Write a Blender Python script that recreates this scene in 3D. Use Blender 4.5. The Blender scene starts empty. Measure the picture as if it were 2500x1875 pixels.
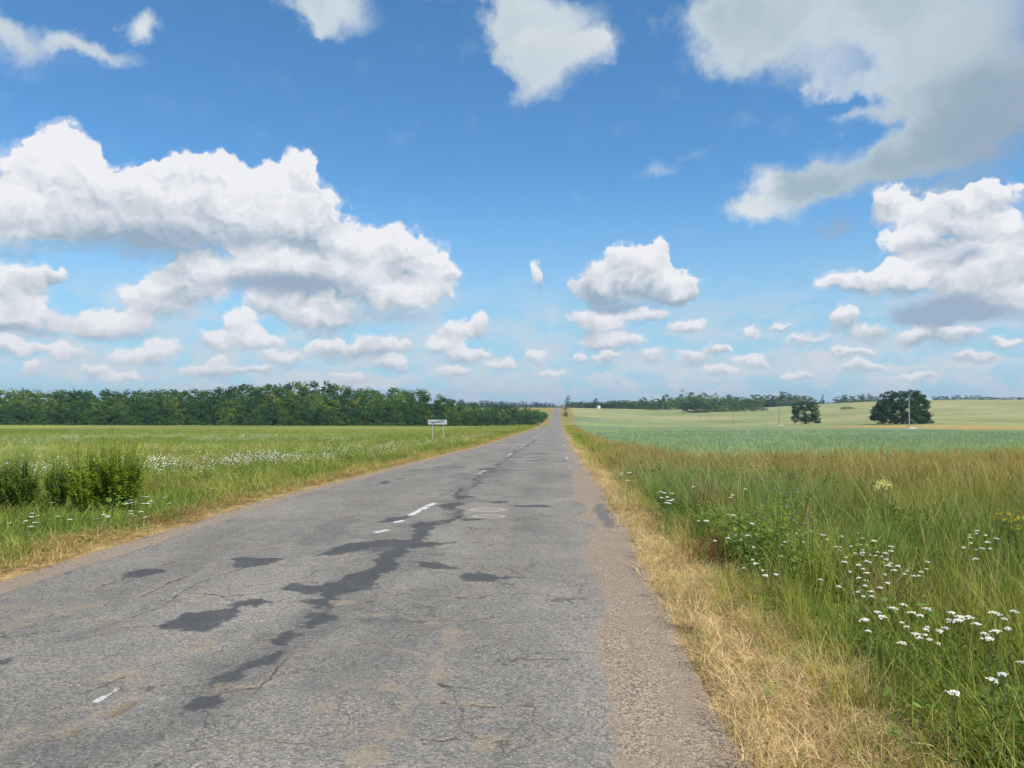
import bpy, bmesh, math, random
import numpy as np
from mathutils import Vector, Matrix, Euler
random.seed(7); RNG = np.random.default_rng(11)
SC = bpy.context.scene; COL = SC.collection
R = math.radians

# ------------------------------------------------------------------ camera
FPX = 760.0; EYE = 1.7; HOR = 402.0; VPX = 559.0
cam_d = bpy.data.cameras.new('camera'); cam = bpy.data.objects.new('camera', cam_d); COL.objects.link(cam)
cam_d.sensor_width = 36; cam_d.lens = FPX*36/1024; cam_d.clip_end = 12000; cam_d.clip_start = 0.05
PITCH = math.atan((HOR-384)/FPX); YAW = math.atan((VPX-512)/FPX)
cam.location = (0, 0, EYE); cam.rotation_euler = (math.pi/2+PITCH, 0, YAW)
SC.camera = cam
SC.render.resolution_x = 1024; SC.render.resolution_y = 768
CM = Euler(cam.rotation_euler).to_matrix()
def ray(px, py):
    return (CM @ Vector(((px-512)/FPX, (384-py)/FPX, -1))).normalized()

# ------------------------------------------------------------------ exposure
vs = SC.view_settings; vs.view_transform = 'Standard'; vs.look = 'None'; vs.exposure = 0.08; vs.gamma = 1.0; vs.use_curve_mapping = False

# ------------------------------------------------------------------ node helper
class NT:
    def __init__(s, nt): s.nt = nt; nt.nodes.clear()
    def n(s, typ, **kw):
        nd = s.nt.nodes.new(typ)
        for k, v in kw.items(): setattr(nd, k, v)
        return nd
    def put(s, sock, v):
        if v is None: return
        if isinstance(v, bpy.types.NodeSocket): s.nt.links.new(v, sock)
        else: sock.default_value = v
    def math(s, op, a, b=None, c=None, clamp=False):
        nd = s.n('ShaderNodeMath', operation=op, use_clamp=clamp)
        for i, v in enumerate((a, b, c)): s.put(nd.inputs[i], v)
        return nd.outputs[0]
    def vmath(s, op, a, b=None, c=None):
        nd = s.n('ShaderNodeVectorMath', operation=op)
        for i, v in enumerate((a, b, c)): s.put(nd.inputs[i], v)
        return nd.outputs[0]
    def mix(s, f, a, b, mode='MIX'):
        nd = s.n('ShaderNodeMix', data_type='RGBA', blend_type=mode)
        s.put(nd.inputs[0], f); s.put(nd.inputs[6], a); s.put(nd.inputs[7], b)
        return nd.outputs[2]
    def sstep(s, x, lo, hi, a=0.0, b=1.0):
        nd = s.n('ShaderNodeMapRange', interpolation_type='SMOOTHSTEP')
        for i, v in enumerate((x, lo, hi, a, b)): s.put(nd.inputs[i], v)
        return nd.outputs[0]
    def lin(s, x, lo, hi, a=0.0, b=1.0):
        nd = s.n('ShaderNodeMapRange')
        for i, v in enumerate((x, lo, hi, a, b)): s.put(nd.inputs[i], v)
        return nd.outputs[0]
    def noise(s, vec, scale, detail=3, rough=0.5, dist=0.0, out=0):
        nd = s.n('ShaderNodeTexNoise')
        s.put(nd.inputs['Vector'], vec); s.put(nd.inputs['Scale'], scale)
        nd.inputs['Detail'].default_value = detail; nd.inputs['Roughness'].default_value = rough; nd.inputs['Distortion'].default_value = dist
        return nd.outputs[out]
def C4(c): return (c[0], c[1], c[2], 1.0)
def srgb(r, g, b, k=1.0):
    f = lambda v: ((v/255+0.055)/1.055)**2.4 if v > 10 else v/255/12.92
    return (f(r)*k, f(g)*k, f(b)*k)

# ------------------------------------------------------------------ sun and sky
SUN_EL = R(54); SUN_AZ = R(128)      # azimuth clockwise from the road direction (+Y)
sv = Vector((math.sin(SUN_AZ)*math.cos(SUN_EL), math.cos(SUN_AZ)*math.cos(SUN_EL), math.sin(SUN_EL)))
sl = bpy.data.lights.new('sun', 'SUN'); sl.energy = 4.6; sl.angle = R(0.53); sl.color = (1.0, 0.93, 0.80)
so = bpy.data.objects.new('sun', sl); COL.objects.link(so); so.rotation_euler = sv.to_track_quat('Z', 'Y').to_euler(); so.location = (60, -20, 80)

world = bpy.data.worlds.new('World'); SC.world = world; world.use_nodes = True
SKYK = 0.1
def build_sky():
    g = NT(world.node_tree)
    def noise2(vec, scale, detail=3, rough=.5, dist=0.0, out=0):
        o = g.n('ShaderNodeTexNoise', noise_dimensions='2D'); g.put(o.inputs['Vector'], vec); o.inputs['Scale'].default_value = scale
        o.inputs['Detail'].default_value = detail; o.inputs['Roughness'].default_value = rough; return o.outputs[out]
    out = g.n('ShaderNodeOutputWorld'); bg = g.n('ShaderNodeBackground'); g.nt.links.new(bg.outputs[0], out.inputs[0])
    bg.inputs[1].default_value = SKYK
    sky = g.n('ShaderNodeTexSky', sky_type='NISHITA'); sky.sun_disc = False
    sky.sun_elevation = SUN_EL; sky.sun_rotation = SUN_AZ; sky.altitude = 100; sky.air_density = 1.0; sky.dust_density = 0.35; sky.ozone_density = 3.0
    tc = g.n('ShaderNodeTexCoord').outputs['Generated']
    sep = g.n('ShaderNodeSeparateXYZ'); g.put(sep.inputs[0], g.vmath('NORMALIZE', tc))
    u = g.math('ARCTAN2', sep.outputs[0], sep.outputs[1]); v = g.math('ARCSINE', sep.outputs[2])
    cmb = g.n('ShaderNodeCombineXYZ'); g.put(cmb.inputs[0], u); g.put(cmb.inputs[1], v)
    uv = cmb.outputs[0]
    # clouds look smaller and flatter towards the horizon
    far = g.sstep(v, 0.0, 0.33, 0.0, 1.0)
    amp = g.lin(far, 0, 1, 0.010, 0.030)
    def uvof(px, py):
        d = ray(px*0.46293, py*0.46293); return math.atan2(d.x, d.y), math.asin(d.z)
    def chain(blobs, vec, height=True):
        acc = None; accv = None
        for b in blobs:
            cx, cy, rx, ry = b[:4]; w = b[4] if len(b) > 4 else 1.0
            u0, v0 = uvof(cx, cy); u1 = uvof(cx+rx, cy)[0]; v1 = uvof(cx, cy-ry)[1]
            sx = 1/max(abs(u1-u0), 1e-4); sy = 1/max(abs(v1-v0), 1e-4)
            p = g.vmath('MULTIPLY_ADD', vec, (sx, sy, 0.0), (-u0*sx, -v0*sy, 0.0))
            ln = g.n('ShaderNodeVectorMath', operation='LENGTH'); g.put(ln.inputs[0], p)
            s = g.math('MAXIMUM', g.math('SUBTRACT', 1.0, ln.outputs['Value']), 0.0)
            acc = g.math('MULTIPLY_ADD', s, w, 0.0 if acc is None else acc)
            sp = g.n('ShaderNodeVectorMath', operation='DOT_PRODUCT'); g.put(sp.inputs[0], p); sp.inputs[1].default_value = (0, 1, 0)
            accv = g.math('MULTIPLY_ADD', sp.outputs['Value'], s, 0.0 if accv is None else accv)
        return acc, accv
    # ---- cumulus
    wn = noise2(uv, 15.0, 2, 0.5, 0.0, 1)
    w1 = g.vmath('MULTIPLY', g.vmath('SUBTRACT', wn, (0.5, 0.5, 0.5)), g.vmath('MULTIPLY', (1, 1, 0), amp))
    uvw = g.vmath('MULTIPLY_ADD', w1, (1.7, 1.4, 0), uv)
    wn3 = noise2(uv, 52.0, 2, 0.5, 0.0, 1)
    uvw = g.vmath('MULTIPLY_ADD', g.vmath('MULTIPLY', g.vmath('SUBTRACT', wn3, (0.5, 0.5, 0.5)), (1, 0.85, 0)), g.vmath('MULTIPLY', (1, 1, 0), g.lin(far, 0, 1, 0.017, 0.027)), uvw)
    def billow(vec):
        vo = g.n('ShaderNodeTexVoronoi', feature='SMOOTH_F1', voronoi_dimensions='2D'); g.put(vo.inputs['Vector'], vec)
        vo.inputs['Scale'].default_value = 26.0; vo.inputs['Detail'].default_value = 3.0; vo.inputs['Roughness'].default_value = 0.5
        vo.inputs['Lacunarity'].default_value = 2.1; vo.inputs['Smoothness'].default_value = 0.35
        vo.normalize = True
        return g.math('SUBTRACT', 1.0, vo.outputs['Distance'])
    wb = noise2(uv, 60.0, 2, 0.5, 0.0, 1)
    uvb = g.vmath('MULTIPLY_ADD', g.vmath('SUBTRACT', wb, (0.5, 0.5, 0.5)), (0.010, 0.010, 0), uvw)
    uvb = g.vmath('MULTIPLY', uvb, (1.0, 1.25, 1.0))
    b0 = billow(uvb); b1 = billow(g.vmath('ADD', uvb, (0.006, 0.012, 0)))
    PALL = [(130,400,175,130),(150,330,95,75),(40,475,140,100),(330,440,200,110),(340,365,70,48),(480,440,200,110),(445,375,90,60),(600,460,160,120),
         (645,385,65,70),(560,390,80,60),(300,510,320,62,.8),(640,480,130,80),
         (775,545,120,75),(875,550,110,75),(940,600,55,60),(720,590,150,60),(430,590,110,50),(590,575,110,60,.8),(860,645,150,55),(700,610,230,55,.7),
         (30,620,110,70),(60,690,105,55),(118,600,28,28),(10,745,60,30),
         (330,655,130,55),(400,625,100,45),(240,700,110,38),(200,715,90,30),
         (520,700,50,50),(545,735,70,35),(468,735,50,28),(700,690,100,50),(625,665,65,50),(692,655,35,35),(580,645,70,35),
         (300,770,100,32),(345,752,60,28),(140,762,55,24),(460,803,90,24),(468,780,26,22),(65,800,24,24),(120,795,24,14),(155,832,30,12),(205,802,55,16,.8),(300,806,34,10,.8),
         (720,757,75,32),(810,748,70,34),(610,775,60,24,.8),(640,800,60,14,.7),(850,785,50,24,.8),(875,752,24,24,.8),(840,800,70,14,.7),
         (960,752,75,30),(1040,700,28,38),(990,718,65,30),(1020,770,60,18),(980,798,50,16,.8),(1095,768,20,9),
         (1360,605,140,78),(1423,545,34,42),(1290,625,85,45),(1450,622,75,42),(1345,562,60,45),(1400,570,55,40),
         (1290,700,85,45),(1320,740,95,24),(1490,707,52,20),(1400,680,70,22,.8),(1165,585,20,32,.8),
         (1500,776,50,22),(1405,774,32,20),(1620,778,55,20),(1125,818,70,14,.9),(1165,772,38,24,.8),(1252,772,28,18,.8),(1450,800,30,10,.7),(1735,800,20,12,.9),
         (2130,430,110,55),(1915,445,60,55),(2030,480,150,70),(1960,530,90,38),(2150,500,110,55),(2165,395,40,32),
         (1830,605,85,34),(1960,600,200,45),(2120,610,160,60),(2200,650,110,55),
         (1815,690,45,42),(1875,716,50,28),(1990,728,70,32),(2070,728,80,24),(2180,740,60,16,.8),(1630,715,26,18),(1690,706,36,14,.7),(1740,735,60,20,.6),(2040,795,60,14,.7),(1600,800,60,9,.7),
         (1470,640,50,30,.7),(560,800,52,18,.9),(760,812,60,16,.9),(960,808,48,16,.9),(1090,790,42,19,.9),(1310,772,40,19,.9),(1560,802,52,17,.9),(1720,812,52,16,.8),(1860,792,64,18,.8),(1980,815,64,16,.8),(2110,775,76,22,.9),(60,762,48,21,.9),(262,814,62,16,.9),(1190,806,30,15,.9),(1000,770,50,20,.8),(1550,760,36,15,.8),(2060,565,190,45,.9),(2160,560,110,65),(540,815,60,10,.8),(720,802,70,10,.8),(930,820,60,9,.8),(1060,840,60,8,.9),(1300,828,70,9,.8),(1380,845,60,7,.8),(1560,830,80,8,.8),(1840,760,70,16,.8),(1900,800,90,10,.8),(2130,790,70,11,.8),(1950,768,55,13,.8),(1750,770,50,12,.7),(1220,815,40,10,.8),(30,812,60,9,.8)]
    edge0 = g.lin(far, 0, 1, 0.36, 0.27)
    soft_n = noise2(uvw, 9.0, 2, 0.45)
    wn2 = noise2(uv, 5.5, 6, 0.62, 0.0, 1)
    uvs = g.vmath('MULTIPLY_ADD', g.vmath('SUBTRACT', wn2, (0.5, 0.5, 0.5)), (0.16, 0.13, 0), uv)
    n2 = noise2(uv, 22.0, 6, 0.6); n6 = noise2(uvs, 6.0, 4, 0.55)
    wnk = noise2(uv, 14.0, 4, 0.55, 0.0, 1)
    uvk = g.vmath('MULTIPLY_ADD', g.vmath('SUBTRACT', wnk, (0.5, 0.5, 0.5)), (0.09, 0.035, 0), uv)
    uvh = g.vmath('MULTIPLY', uvw, (1.0, 2.8, 1.0))
    nh = noise2(uvh, 13.0, 5, 0.55)
    lowm = g.sstep(v, 0.04, 0.19, 1.0, 0.0)
    ah = g.math('MULTIPLY', g.sstep(nh, 0.38, 0.60), g.math('MULTIPLY', lowm, 0.7))
    def up(c): return g.mix(1.0, c, (1/SKYK,)*3+(1,), 'MULTIPLY')
    tint = g.mix(1.0, sky.outputs[0], (0.74, 1.24, 1.50, 1.0), 'MULTIPLY')
    low = g.mix(g.sstep(v, 0.0, 0.30, 0.80, 0.0), tint, g.mix(1.0, C4(srgb(165,199,220)), (1/SKYK,)*3+(1,), 'MULTIPLY'))
    low = g.mix(ah, low, up(C4(srgb(203,211,220))))
    S = [(1830,20,500,170,1.3),(2080,140,300,170,1.3),(1570,50,220,130),(2120,260,190,110),(1780,410,150,60,.8),(1880,380,140,80,.8),(2010,330,130,80,.9),(1890,200,110,90,.8),
         (1150,30,120,110),(1200,140,100,90,.9),(1260,110,60,60,.8),(1130,180,50,60,.35),(670,10,140,70,1.0),(640,50,60,35,.5),
         (80,100,150,60,.75),(210,120,90,34,.8),(295,65,60,46,.9),(30,60,70,50,.5),(1400,348,80,26,.45),(1500,310,80,20,.3),(930,10,60,26,.4),(1700,240,120,40,.15),
         (1600,485,80,45,.9),(1670,450,100,70,1.0),(1700,395,80,80,.9),(1780,420,120,70,.8),(380,700,130,40,.38),(580,765,180,40,.38),(900,700,170,50,.32),(700,795,320,26,.36),(1350,795,320,24,.34),(1850,770,320,44,.45),(2050,640,260,80,.5),(1250,690,80,30,.35),(150,805,220,28,.34),(1180,40,140,110,1.0),(1855,212,95,32,-.9),(1700,300,90,40,-.4),(2190,260,200,150,1.1),(2060,230,160,120,1.0),(1960,340,120,70,.8),(1800,185,60,70,.6),(100,150,160,50,.25),(2100,410,150,50,.6)]
    K = [(2080,690,170,34,.7),(250,520,260,60,.40),(480,520,230,56,.38),(620,620,260,40,.4),(420,640,120,24,.3),(700,690,120,24,.3),(980,775,90,14,.3),(320,785,120,16,.3),(860,690,150,30,.35),(280,720,150,26,.4),(2000,530,180,26,.6),(880,605,120,30,.3),(2040,668,170,44,1.2),(2120,330,150,45,.8),(1330,665,120,22,.8),(40,715,110,24,.7),(620,610,220,30,.55),(2050,560,130,26,.7),(1810,485,70,30,.6)]
    B = [(1812,255,75,50),(1785,165,45,85),(1600,485,90,42),(1672,385,50,70),(1640,440,60,50,.7),(1180,70,90,60,.6),(1265,110,50,60,.7),(295,60,60,50),(40,330,10,10,.1)]
    XS = 1145
    thin = [b for b in PALL if b[1] > 750 and b[3] <= 14]; PALL = [b for b in PALL if b not in thin]
    S = S+[(b[0], b[1], b[2]*1.2, b[3]*1.5, .8) for b in thin]
    def side(lst, right): return [b for b in lst if (b[0]+b[2]+90 > XS if right else b[0]-b[2]-90 < XS)]
    def clouds(right):
        P = side(PALL, right)
        D, L = chain(P, uvw)
        F = g.math('MULTIPLY_ADD', g.math('MULTIPLY', g.math('SUBTRACT', b0, 0.72), g.math('MINIMUM', g.math('MULTIPLY', D, 5.0), 1.0)), 1.25, g.math('MULTIPLY', D, 1.5))
        ly = g.math('DIVIDE', L, g.math('ADD', D, 0.05))          # height inside the puff, -1..1
        edge = g.math('MULTIPLY_ADD', g.math('MAXIMUM', g.math('MULTIPLY', ly, -1.0), 0.0), 1.1, edge0)
        acum = g.math('MULTIPLY', g.sstep(F, 0.20, g.math('ADD', 0.20, edge)), 0.97)
        acum = g.math('MAXIMUM', acum, g.math('MULTIPLY', g.sstep(g.math('MULTIPLY_ADD', g.math('MULTIPLY', g.math('SUBTRACT', n2, 0.5), g.math('MINIMUM', g.math('MULTIPLY', D, 4.0), 1.0)), 0.9, F), 0.04, 0.42), 0.42))
        relief = g.math('SUBTRACT', b0, b1)
        lit = g.math('MULTIPLY_ADD', relief, 1.1, g.math('MULTIPLY_ADD', ly, 1.15, 0.66))
        lit = g.math('MULTIPLY_ADD', g.math('SUBTRACT', soft_n, 0.5), 1.1, lit, clamp=True)
        cr = g.n('ShaderNodeValToRGB'); g.put(cr.inputs[0], lit)
        e = cr.color_ramp.elements; e[0].position = 0.0; e[0].color = C4(srgb(150,172,190)); e[1].position = 1.0; e[1].color = C4(srgb(237,237,240))
        m = e.new(0.35); m.color = C4(srgb(190,200,209)); m = e.new(0.65); m.color = C4(srgb(216,219,225))
        warm = g.mix(g.sstep(v, 0.0, 0.16, 0.42, 0.0), cr.outputs[0], C4(srgb(203,208,216)))   # low clouds are seen through more air
        # ---- soft grey cloud overhead
        D2, L2 = chain(side(S, right), uvs, False)
        F2 = g.math('MULTIPLY_ADD', g.math('SUBTRACT', n2, 0.5), 0.55, D2)
        asoft = g.math('MULTIPLY', g.sstep(F2, 0.0, 0.90), 0.95)
        thick = g.math('MULTIPLY_ADD', g.math('SUBTRACT', n6, 0.5), 1.5, g.sstep(D2, 0.3, 2.0, 0.32, 0.98), clamp=True)
        thick = g.math('MULTIPLY_ADD', g.math('SUBTRACT', n2, 0.5), 0.35, thick, clamp=True)
        dark = g.sstep(g.math('MULTIPLY_ADD', u, 1.6, g.math('MULTIPLY', v, -1.1)), 0.20, 0.62)
        cs = g.mix(thick, C4(srgb(207,218,224)), C4(srgb(160,180,191)))
        cs = g.mix(g.sstep(u, 0.20, 0.04, 0.0, 0.6), cs, C4(srgb(214,222,227)))
        DB, _b = chain(side(B, right), uvs, False)
        cs = g.mix(g.math('MULTIPLY', g.sstep(DB, 0.0, 1.0), 0.85), cs, C4(srgb(222,227,231)))
        dark = g.math('MULTIPLY', dark, g.sstep(v, 0.15, 0.22))
        cs = g.mix(g.sstep(v, 0.20, 0.12), cs, C4(srgb(206,212,220)))
        cs = g.mix(g.math('MULTIPLY', dark, 0.85), cs, C4(srgb(140,160,176)))
        # ---- dark flat bases
        D3, L3 = chain(side(K, right), uvk, False)
        ak = g.math('MULTIPLY', g.sstep(D3, 0.05, 0.75), 0.85)
        col = low
        col = g.mix(asoft, col, up(cs))
        col = g.mix(acum, col, up(warm))
        col = g.mix(ak, col, up(C4(srgb(150,168,190))))
        b2 = g.n('ShaderNodeBackground'); b2.inputs[1].default_value = SKYK; g.put(b2.inputs[0], col); return b2.outputs[0]
    usplit = uvof(XS, 500)[0]
    def mixs(f, a, b):
        m = g.n('ShaderNodeMixShader'); g.put(m.inputs[0], f); g.nt.links.new(a, m.inputs[1]); g.nt.links.new(b, m.inputs[2]); return m.outputs[0]
    cl = mixs(g.math('GREATER_THAN', u, usplit), clouds(False), clouds(True))
    g.put(bg.inputs[0], g.mix(0.18, low, up(C4(srgb(205,210,216)))))
    inside = g.math('MULTIPLY', g.math('MULTIPLY', g.sstep(v, -0.03, -0.02), g.sstep(v, 0.62, 0.48)), g.sstep(g.math('ABSOLUTE', g.math('ADD', u, 0.02)), 1.0, 0.8))
    g.nt.links.new(mixs(inside, bg.outputs[0], cl), out.inputs[0])
build_sky()
world.cycles.sampling_method = 'NONE'

# ------------------------------------------------------------------ numpy noise
_perm = np.random.default_rng(3).permutation(4096)
def _h(ix, iy, s): return _perm[(_perm[(ix*73+s*131) & 4095] + iy*57) & 4095]/4095.0
def vnoise(x, y, s=0):
    x = np.asarray(x, float); y = np.asarray(y, float)
    ix = np.floor(x).astype(np.int64); iy = np.floor(y).astype(np.int64); fx = x-ix; fy = y-iy
    fx = fx*fx*(3-2*fx); fy = fy*fy*(3-2*fy)
    a = _h(ix, iy, s); b = _h(ix+1, iy, s); c = _h(ix, iy+1, s); d = _h(ix+1, iy+1, s)
    return (a*(1-fx)+b*fx)*(1-fy)+(c*(1-fx)+d*fx)*fy
def fbm(x, y, oct=4, s=0, rough=0.5):
    t = 0; a = 1; n = 0
    for o in range(oct):
        t = t+a*vnoise(x*2**o+17.3*o, y*2**o-9.1*o, s+o); n += a; a *= rough
    return t/n
def ss(x, a, b):
    t = np.clip((np.asarray(x, float)-a)/(b-a), 0, 1); return t*t*(3-2*t)

# ------------------------------------------------------------------ terrain
RY = np.array([-3500,-50,0,7,14.6,25,35,52,100,150,217,260,300,340,380,426,500,600,700,770,820,900,1200,1700,3500], float)
RZ = np.array([0,0,0,0,-.09,-.42,-.73,-1.3,-2.5,-3.7,-5.15,-6.95,-9.6,-11.8,-12.3,-11.3,-9.4,-7.2,-5.3,-4.1,-4.2,-6,-11,-13,-13], float)
def _tab():
    yy = np.linspace(-60, 1800, 3721); zz = np.interp(yy, RY, RZ)
    w = np.clip(np.abs(yy)/14, 2, 24).astype(int)
    cs = np.concatenate([[0], np.cumsum(zz)]); i = np.arange(len(yy))
    for _ in range(2):
        cs = np.concatenate([[0], np.cumsum(zz)]); lo = np.clip(i-w, 0, len(yy)-1); hi = np.clip(i+w, 0, len(yy)-1)
        k = np.minimum(i-lo, hi-i); zz = (cs[i+k+1]-cs[i-k])/(2*k+1)
    return yy, zz
_ty, _tz = _tab()
def roadz(Y): return np.where((np.asarray(Y) > -50) & (np.asarray(Y) < 1750), np.interp(Y, _ty, _tz), np.interp(Y, RY, RZ))
ctrl = []
def cp(ratio, Y, z): ctrl.append((ratio*Y, Y, z))
for r in (-.8,-.5,-.25,0,.2,.35,.5,.7):
    for Y in (90, 150): cp(r, Y, float(roadz(Y)))
for r in (-.75,-.5,-.25): cp(r, 205, -4.75); cp(r, 250, -7.0); cp(r, 300, -9.5); cp(r, 380, -9.5); cp(r, 550, -8.5)
for Y in (217, 260, 300, 380, 426, 500, 600, 700, 770, 900): cp(0, Y, float(roadz(Y)))
for Y, z in ((426,-11.2),(500,-9.8),(600,-8),(770,-5),(900,-7)): cp(-.06, Y, z)
for r, Y, z in ((.61,200,-5.9),(.61,270,-6.6),(.46,228,-6.0),(.46,290,-6.65),(.61,360,-5.9),(.61,450,-4.0),(.61,600,.6),(.61,730,3.6),(.61,860,3.4),
                (.45,360,-6.2),(.45,450,-4.6),(.45,600,0.2),(.45,740,3.2),(.45,880,2.9),(.8,250,-6),(.8,450,-3),(.8,700,4),
                (.3,217,-6.0),(.3,300,-8.0),(.343,400,-8.2),(.343,500,-7.6),(.343,650,-3.8),(.343,800,-0.2),(.343,950,-0.8),
                (.23,217,-6.2),(.23,300,-8.6),(.23,400,-10.9),(.23,460,-11.4),(.23,567,-10.4),(.23,680,-8.2),(.23,780,-6.2),(.23,900,-6),
                (.133,217,-5.8),(.133,300,-8.8),(.133,426,-11.2),(.133,520,-10.8),(.133,620,-9.6),(.133,720,-7.4),(.133,800,-6.1),
                (.054,217,-5.3),(.054,300,-9.2),(.054,426,-11.2),(.054,550,-9.2),(.054,700,-6.6),(.054,800,-5.0)): cp(r, Y, z)
for r in (-.9,-.5,-.2,.1,.3,.5,.8): cp(r, 1200, -7 if r < .4 else -3); cp(r, 1700, -13); cp(r, 2900, -14)
for X, Y in ((-1500,0),(1500,0),(-1500,-1500),(1500,-1500),(0,-1500),(-500,-300),(500,-300),(-300,0),(300,0),(-2800,800),(2800,800)): ctrl.append((X, Y, -2.0))
ctrl = np.array(ctrl)
def _U(r2): return np.where(r2 > 0, r2*np.log(np.maximum(r2, 1e-9)), 0)
def _solve():
    P = ctrl[:, :2]/500.0; n = len(P)
    d2 = ((P[:, None]-P[None])**2).sum(-1)
    A = np.zeros((n+3, n+3)); A[:n, :n] = _U(d2)+np.eye(n)*0.0006
    A[:n, n] = 1; A[:n, n+1:] = P; A[n, :n] = 1; A[n+1:, :n] = P.T
    b = np.zeros(n+3); b[:n] = ctrl[:, 2]
    return np.linalg.solve(A, b)
_W = _solve()
def tps(X, Y):
    X = np.asarray(X, float)/500; Y = np.asarray(Y, float)/500; P = ctrl[:, :2]/500; n = len(P)
    z = _W[n]+_W[n+1]*X+_W[n+2]*Y
    for i in range(n): z = z+_W[i]*_U((X-P[i, 0])**2+(Y-P[i, 1])**2)
    return z
def ter(X, Y):
    X = np.asarray(X, float); Y = np.asarray(Y, float)
    rz = roadz(Y); t = tps(X, Y)
    r = np.hypot(X, Y)
    z = rz+(t-rz)*ss(r, 140, 230)*ss(np.abs(X+2.3), 8, 28)
    z = z+0.05*(fbm(X*.25, Y*.25, 3, 5)-.5)*ss(np.abs(X+2.3), 3.5, 8)*ss(r, 0, 5)
    return np.where(r > 3400, -14, z)
def terz(x, y): return float(ter(np.array([x]), np.array([y]))[0])
def gnd(px, py, h=0.0):
    """the point of the ground (plus h) seen at pixel px, py of a 1024 x 768 picture"""
    d = ray(px, py); Y = np.concatenate([np.linspace(1.5, 60, 2400), np.linspace(60, 900, 3000)])
    X = Y*d.x/d.y; zr = EYE+Y*d.z/d.y; zt = ter(X, Y)+h
    k = np.argmax(zr < zt)
    return float(X[k]), float(Y[k])
def gsrc(x, y, h=0.0): return gnd(x*.4096, y*.4096, h)

# ------------------------------------------------------------------ mesh helpers
def link_mesh(name, me, mat=None, parent=None):
    o = bpy.data.objects.new(name, me); COL.objects.link(o)
    if mat is not None: me.materials.append(mat)
    if parent is not None: o.parent = parent
    return o
def np_mesh(name, V, F, smooth=False):
    me = bpy.data.meshes.new(name); V = np.asarray(V, np.float32); F = np.asarray(F, np.int32)
    me.vertices.add(len(V)); me.vertices.foreach_set('co', V.ravel())
    k = F.shape[1]
    me.loops.add(F.size); me.loops.foreach_set('vertex_index', F.ravel())
    me.polygons.add(len(F)); me.polygons.foreach_set('loop_start', np.arange(0, F.size, k, dtype=np.int32)); me.polygons.foreach_set('loop_total', np.full(len(F), k, np.int32))
    if smooth: me.polygons.foreach_set('use_smooth', np.ones(len(F), bool))
    me.update(calc_edges=True); return me
def fattr(me, name, arr):
    a = me.attributes.new(name, 'FLOAT', 'POINT'); a.data.foreach_set('value', np.asarray(arr, np.float32).ravel())
def cattr(me, name, arr):
    a = me.attributes.new(name, 'FLOAT_COLOR', 'POINT'); A = np.ones((len(arr), 4), np.float32); A[:, :3] = arr; a.data.foreach_set('color', A.ravel())
def vattr(me, name, arr):
    a = me.attributes.new(name, 'FLOAT_VECTOR', 'POINT'); a.data.foreach_set('vector', np.asarray(arr, np.float32).ravel())
def iattr(me, name, arr):
    a = me.attributes.new(name, 'INT', 'POINT'); a.data.foreach_set('value', np.asarray(arr, np.int32).ravel())
def tag(o, label=None, cat=None, group=None, kind=None):
    if label: o['label'] = label
    if cat: o['category'] = cat
    if group: o['group'] = group
    if kind: o['kind'] = kind
    return o
def empty(name, loc, rz=0.0, label=None, cat=None, group=None):
    o = bpy.data.objects.new(name, None); COL.objects.link(o); o.location = loc; o.rotation_euler = (0, 0, rz); o.empty_display_size = .2
    return tag(o, label, cat, group)
def new_mat(name):
    m = bpy.data.materials.new(name); m.use_nodes = True; return m, NT(m.node_tree)
def finish(g, col, rough=0.9, bump=None, spec=0.2, bumpd=0.02, bumps=1.0):
    out = g.n('ShaderNodeOutputMaterial'); b = g.n('ShaderNodeBsdfPrincipled')
    g.put(b.inputs['Base Color'], col); g.put(b.inputs['Roughness'], rough); b.inputs['Specular IOR Level'].default_value = spec
    if bump is not None:
        bn = g.n('ShaderNodeBump'); g.put(bn.inputs['Height'], bump); bn.inputs['Distance'].default_value = bumpd; bn.inputs['Strength'].default_value = bumps
        g.put(b.inputs['Normal'], bn.outputs[0])
    g.nt.links.new(b.outputs[0], out.inputs[0]); return b
def attr(g, name, typ='GEOMETRY'):
    a = g.n('ShaderNodeAttribute', attribute_name=name); a.attribute_type = typ; return a
def wpos(g): return g.n('ShaderNodeNewGeometry').outputs['Position']

# ------------------------------------------------------------------ zones of the land
def left_edge(Y): return np.interp(Y, [-50, 10, 18.5, 24.5, 35, 90, 250], [-19, -17.5, -15.4, -13, -10.8, -10.8, -9.5])
def right_edge(Y): return np.interp(Y, [27, 44, 103, 220, 400, 800], [4.8, 3.7, 3.4, 4.5, 9, 12])
def in_left_field(X, Y): return X < left_edge(Y)+(fbm(X*.3, Y*.3, 2, 9)-.5)*1.2
def in_right_field(X, Y):
    w = (fbm(X*.35, Y*.35, 2, 8)-.5)*1.2
    return (X > right_edge(Y)+w) & (Y > 27+.52*(X-4.8)+w)
C_STRAW = np.array((.46,.315,.135)); C_DRYG = np.array((.26,.24,.065)); C_GREEN = np.array((.150,.200,.036)); C_DEEP = np.array((.080,.150,.030))
C_BLUEG = np.array((.115,.205,.085)); C_BROWN = np.array((.33,.245,.10)); C_OAT = np.array((.190,.262,.142)); C_PALE = np.array((.34,.335,.150))
C_TAN = np.array((.40,.31,.115)); C_LEFT = np.array((.190,.235,.045)); C_LEFT2 = np.array((.255,.27,.062))
def lerp(a, b, t): return a+(b-a)*np.asarray(t)[..., None]
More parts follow.
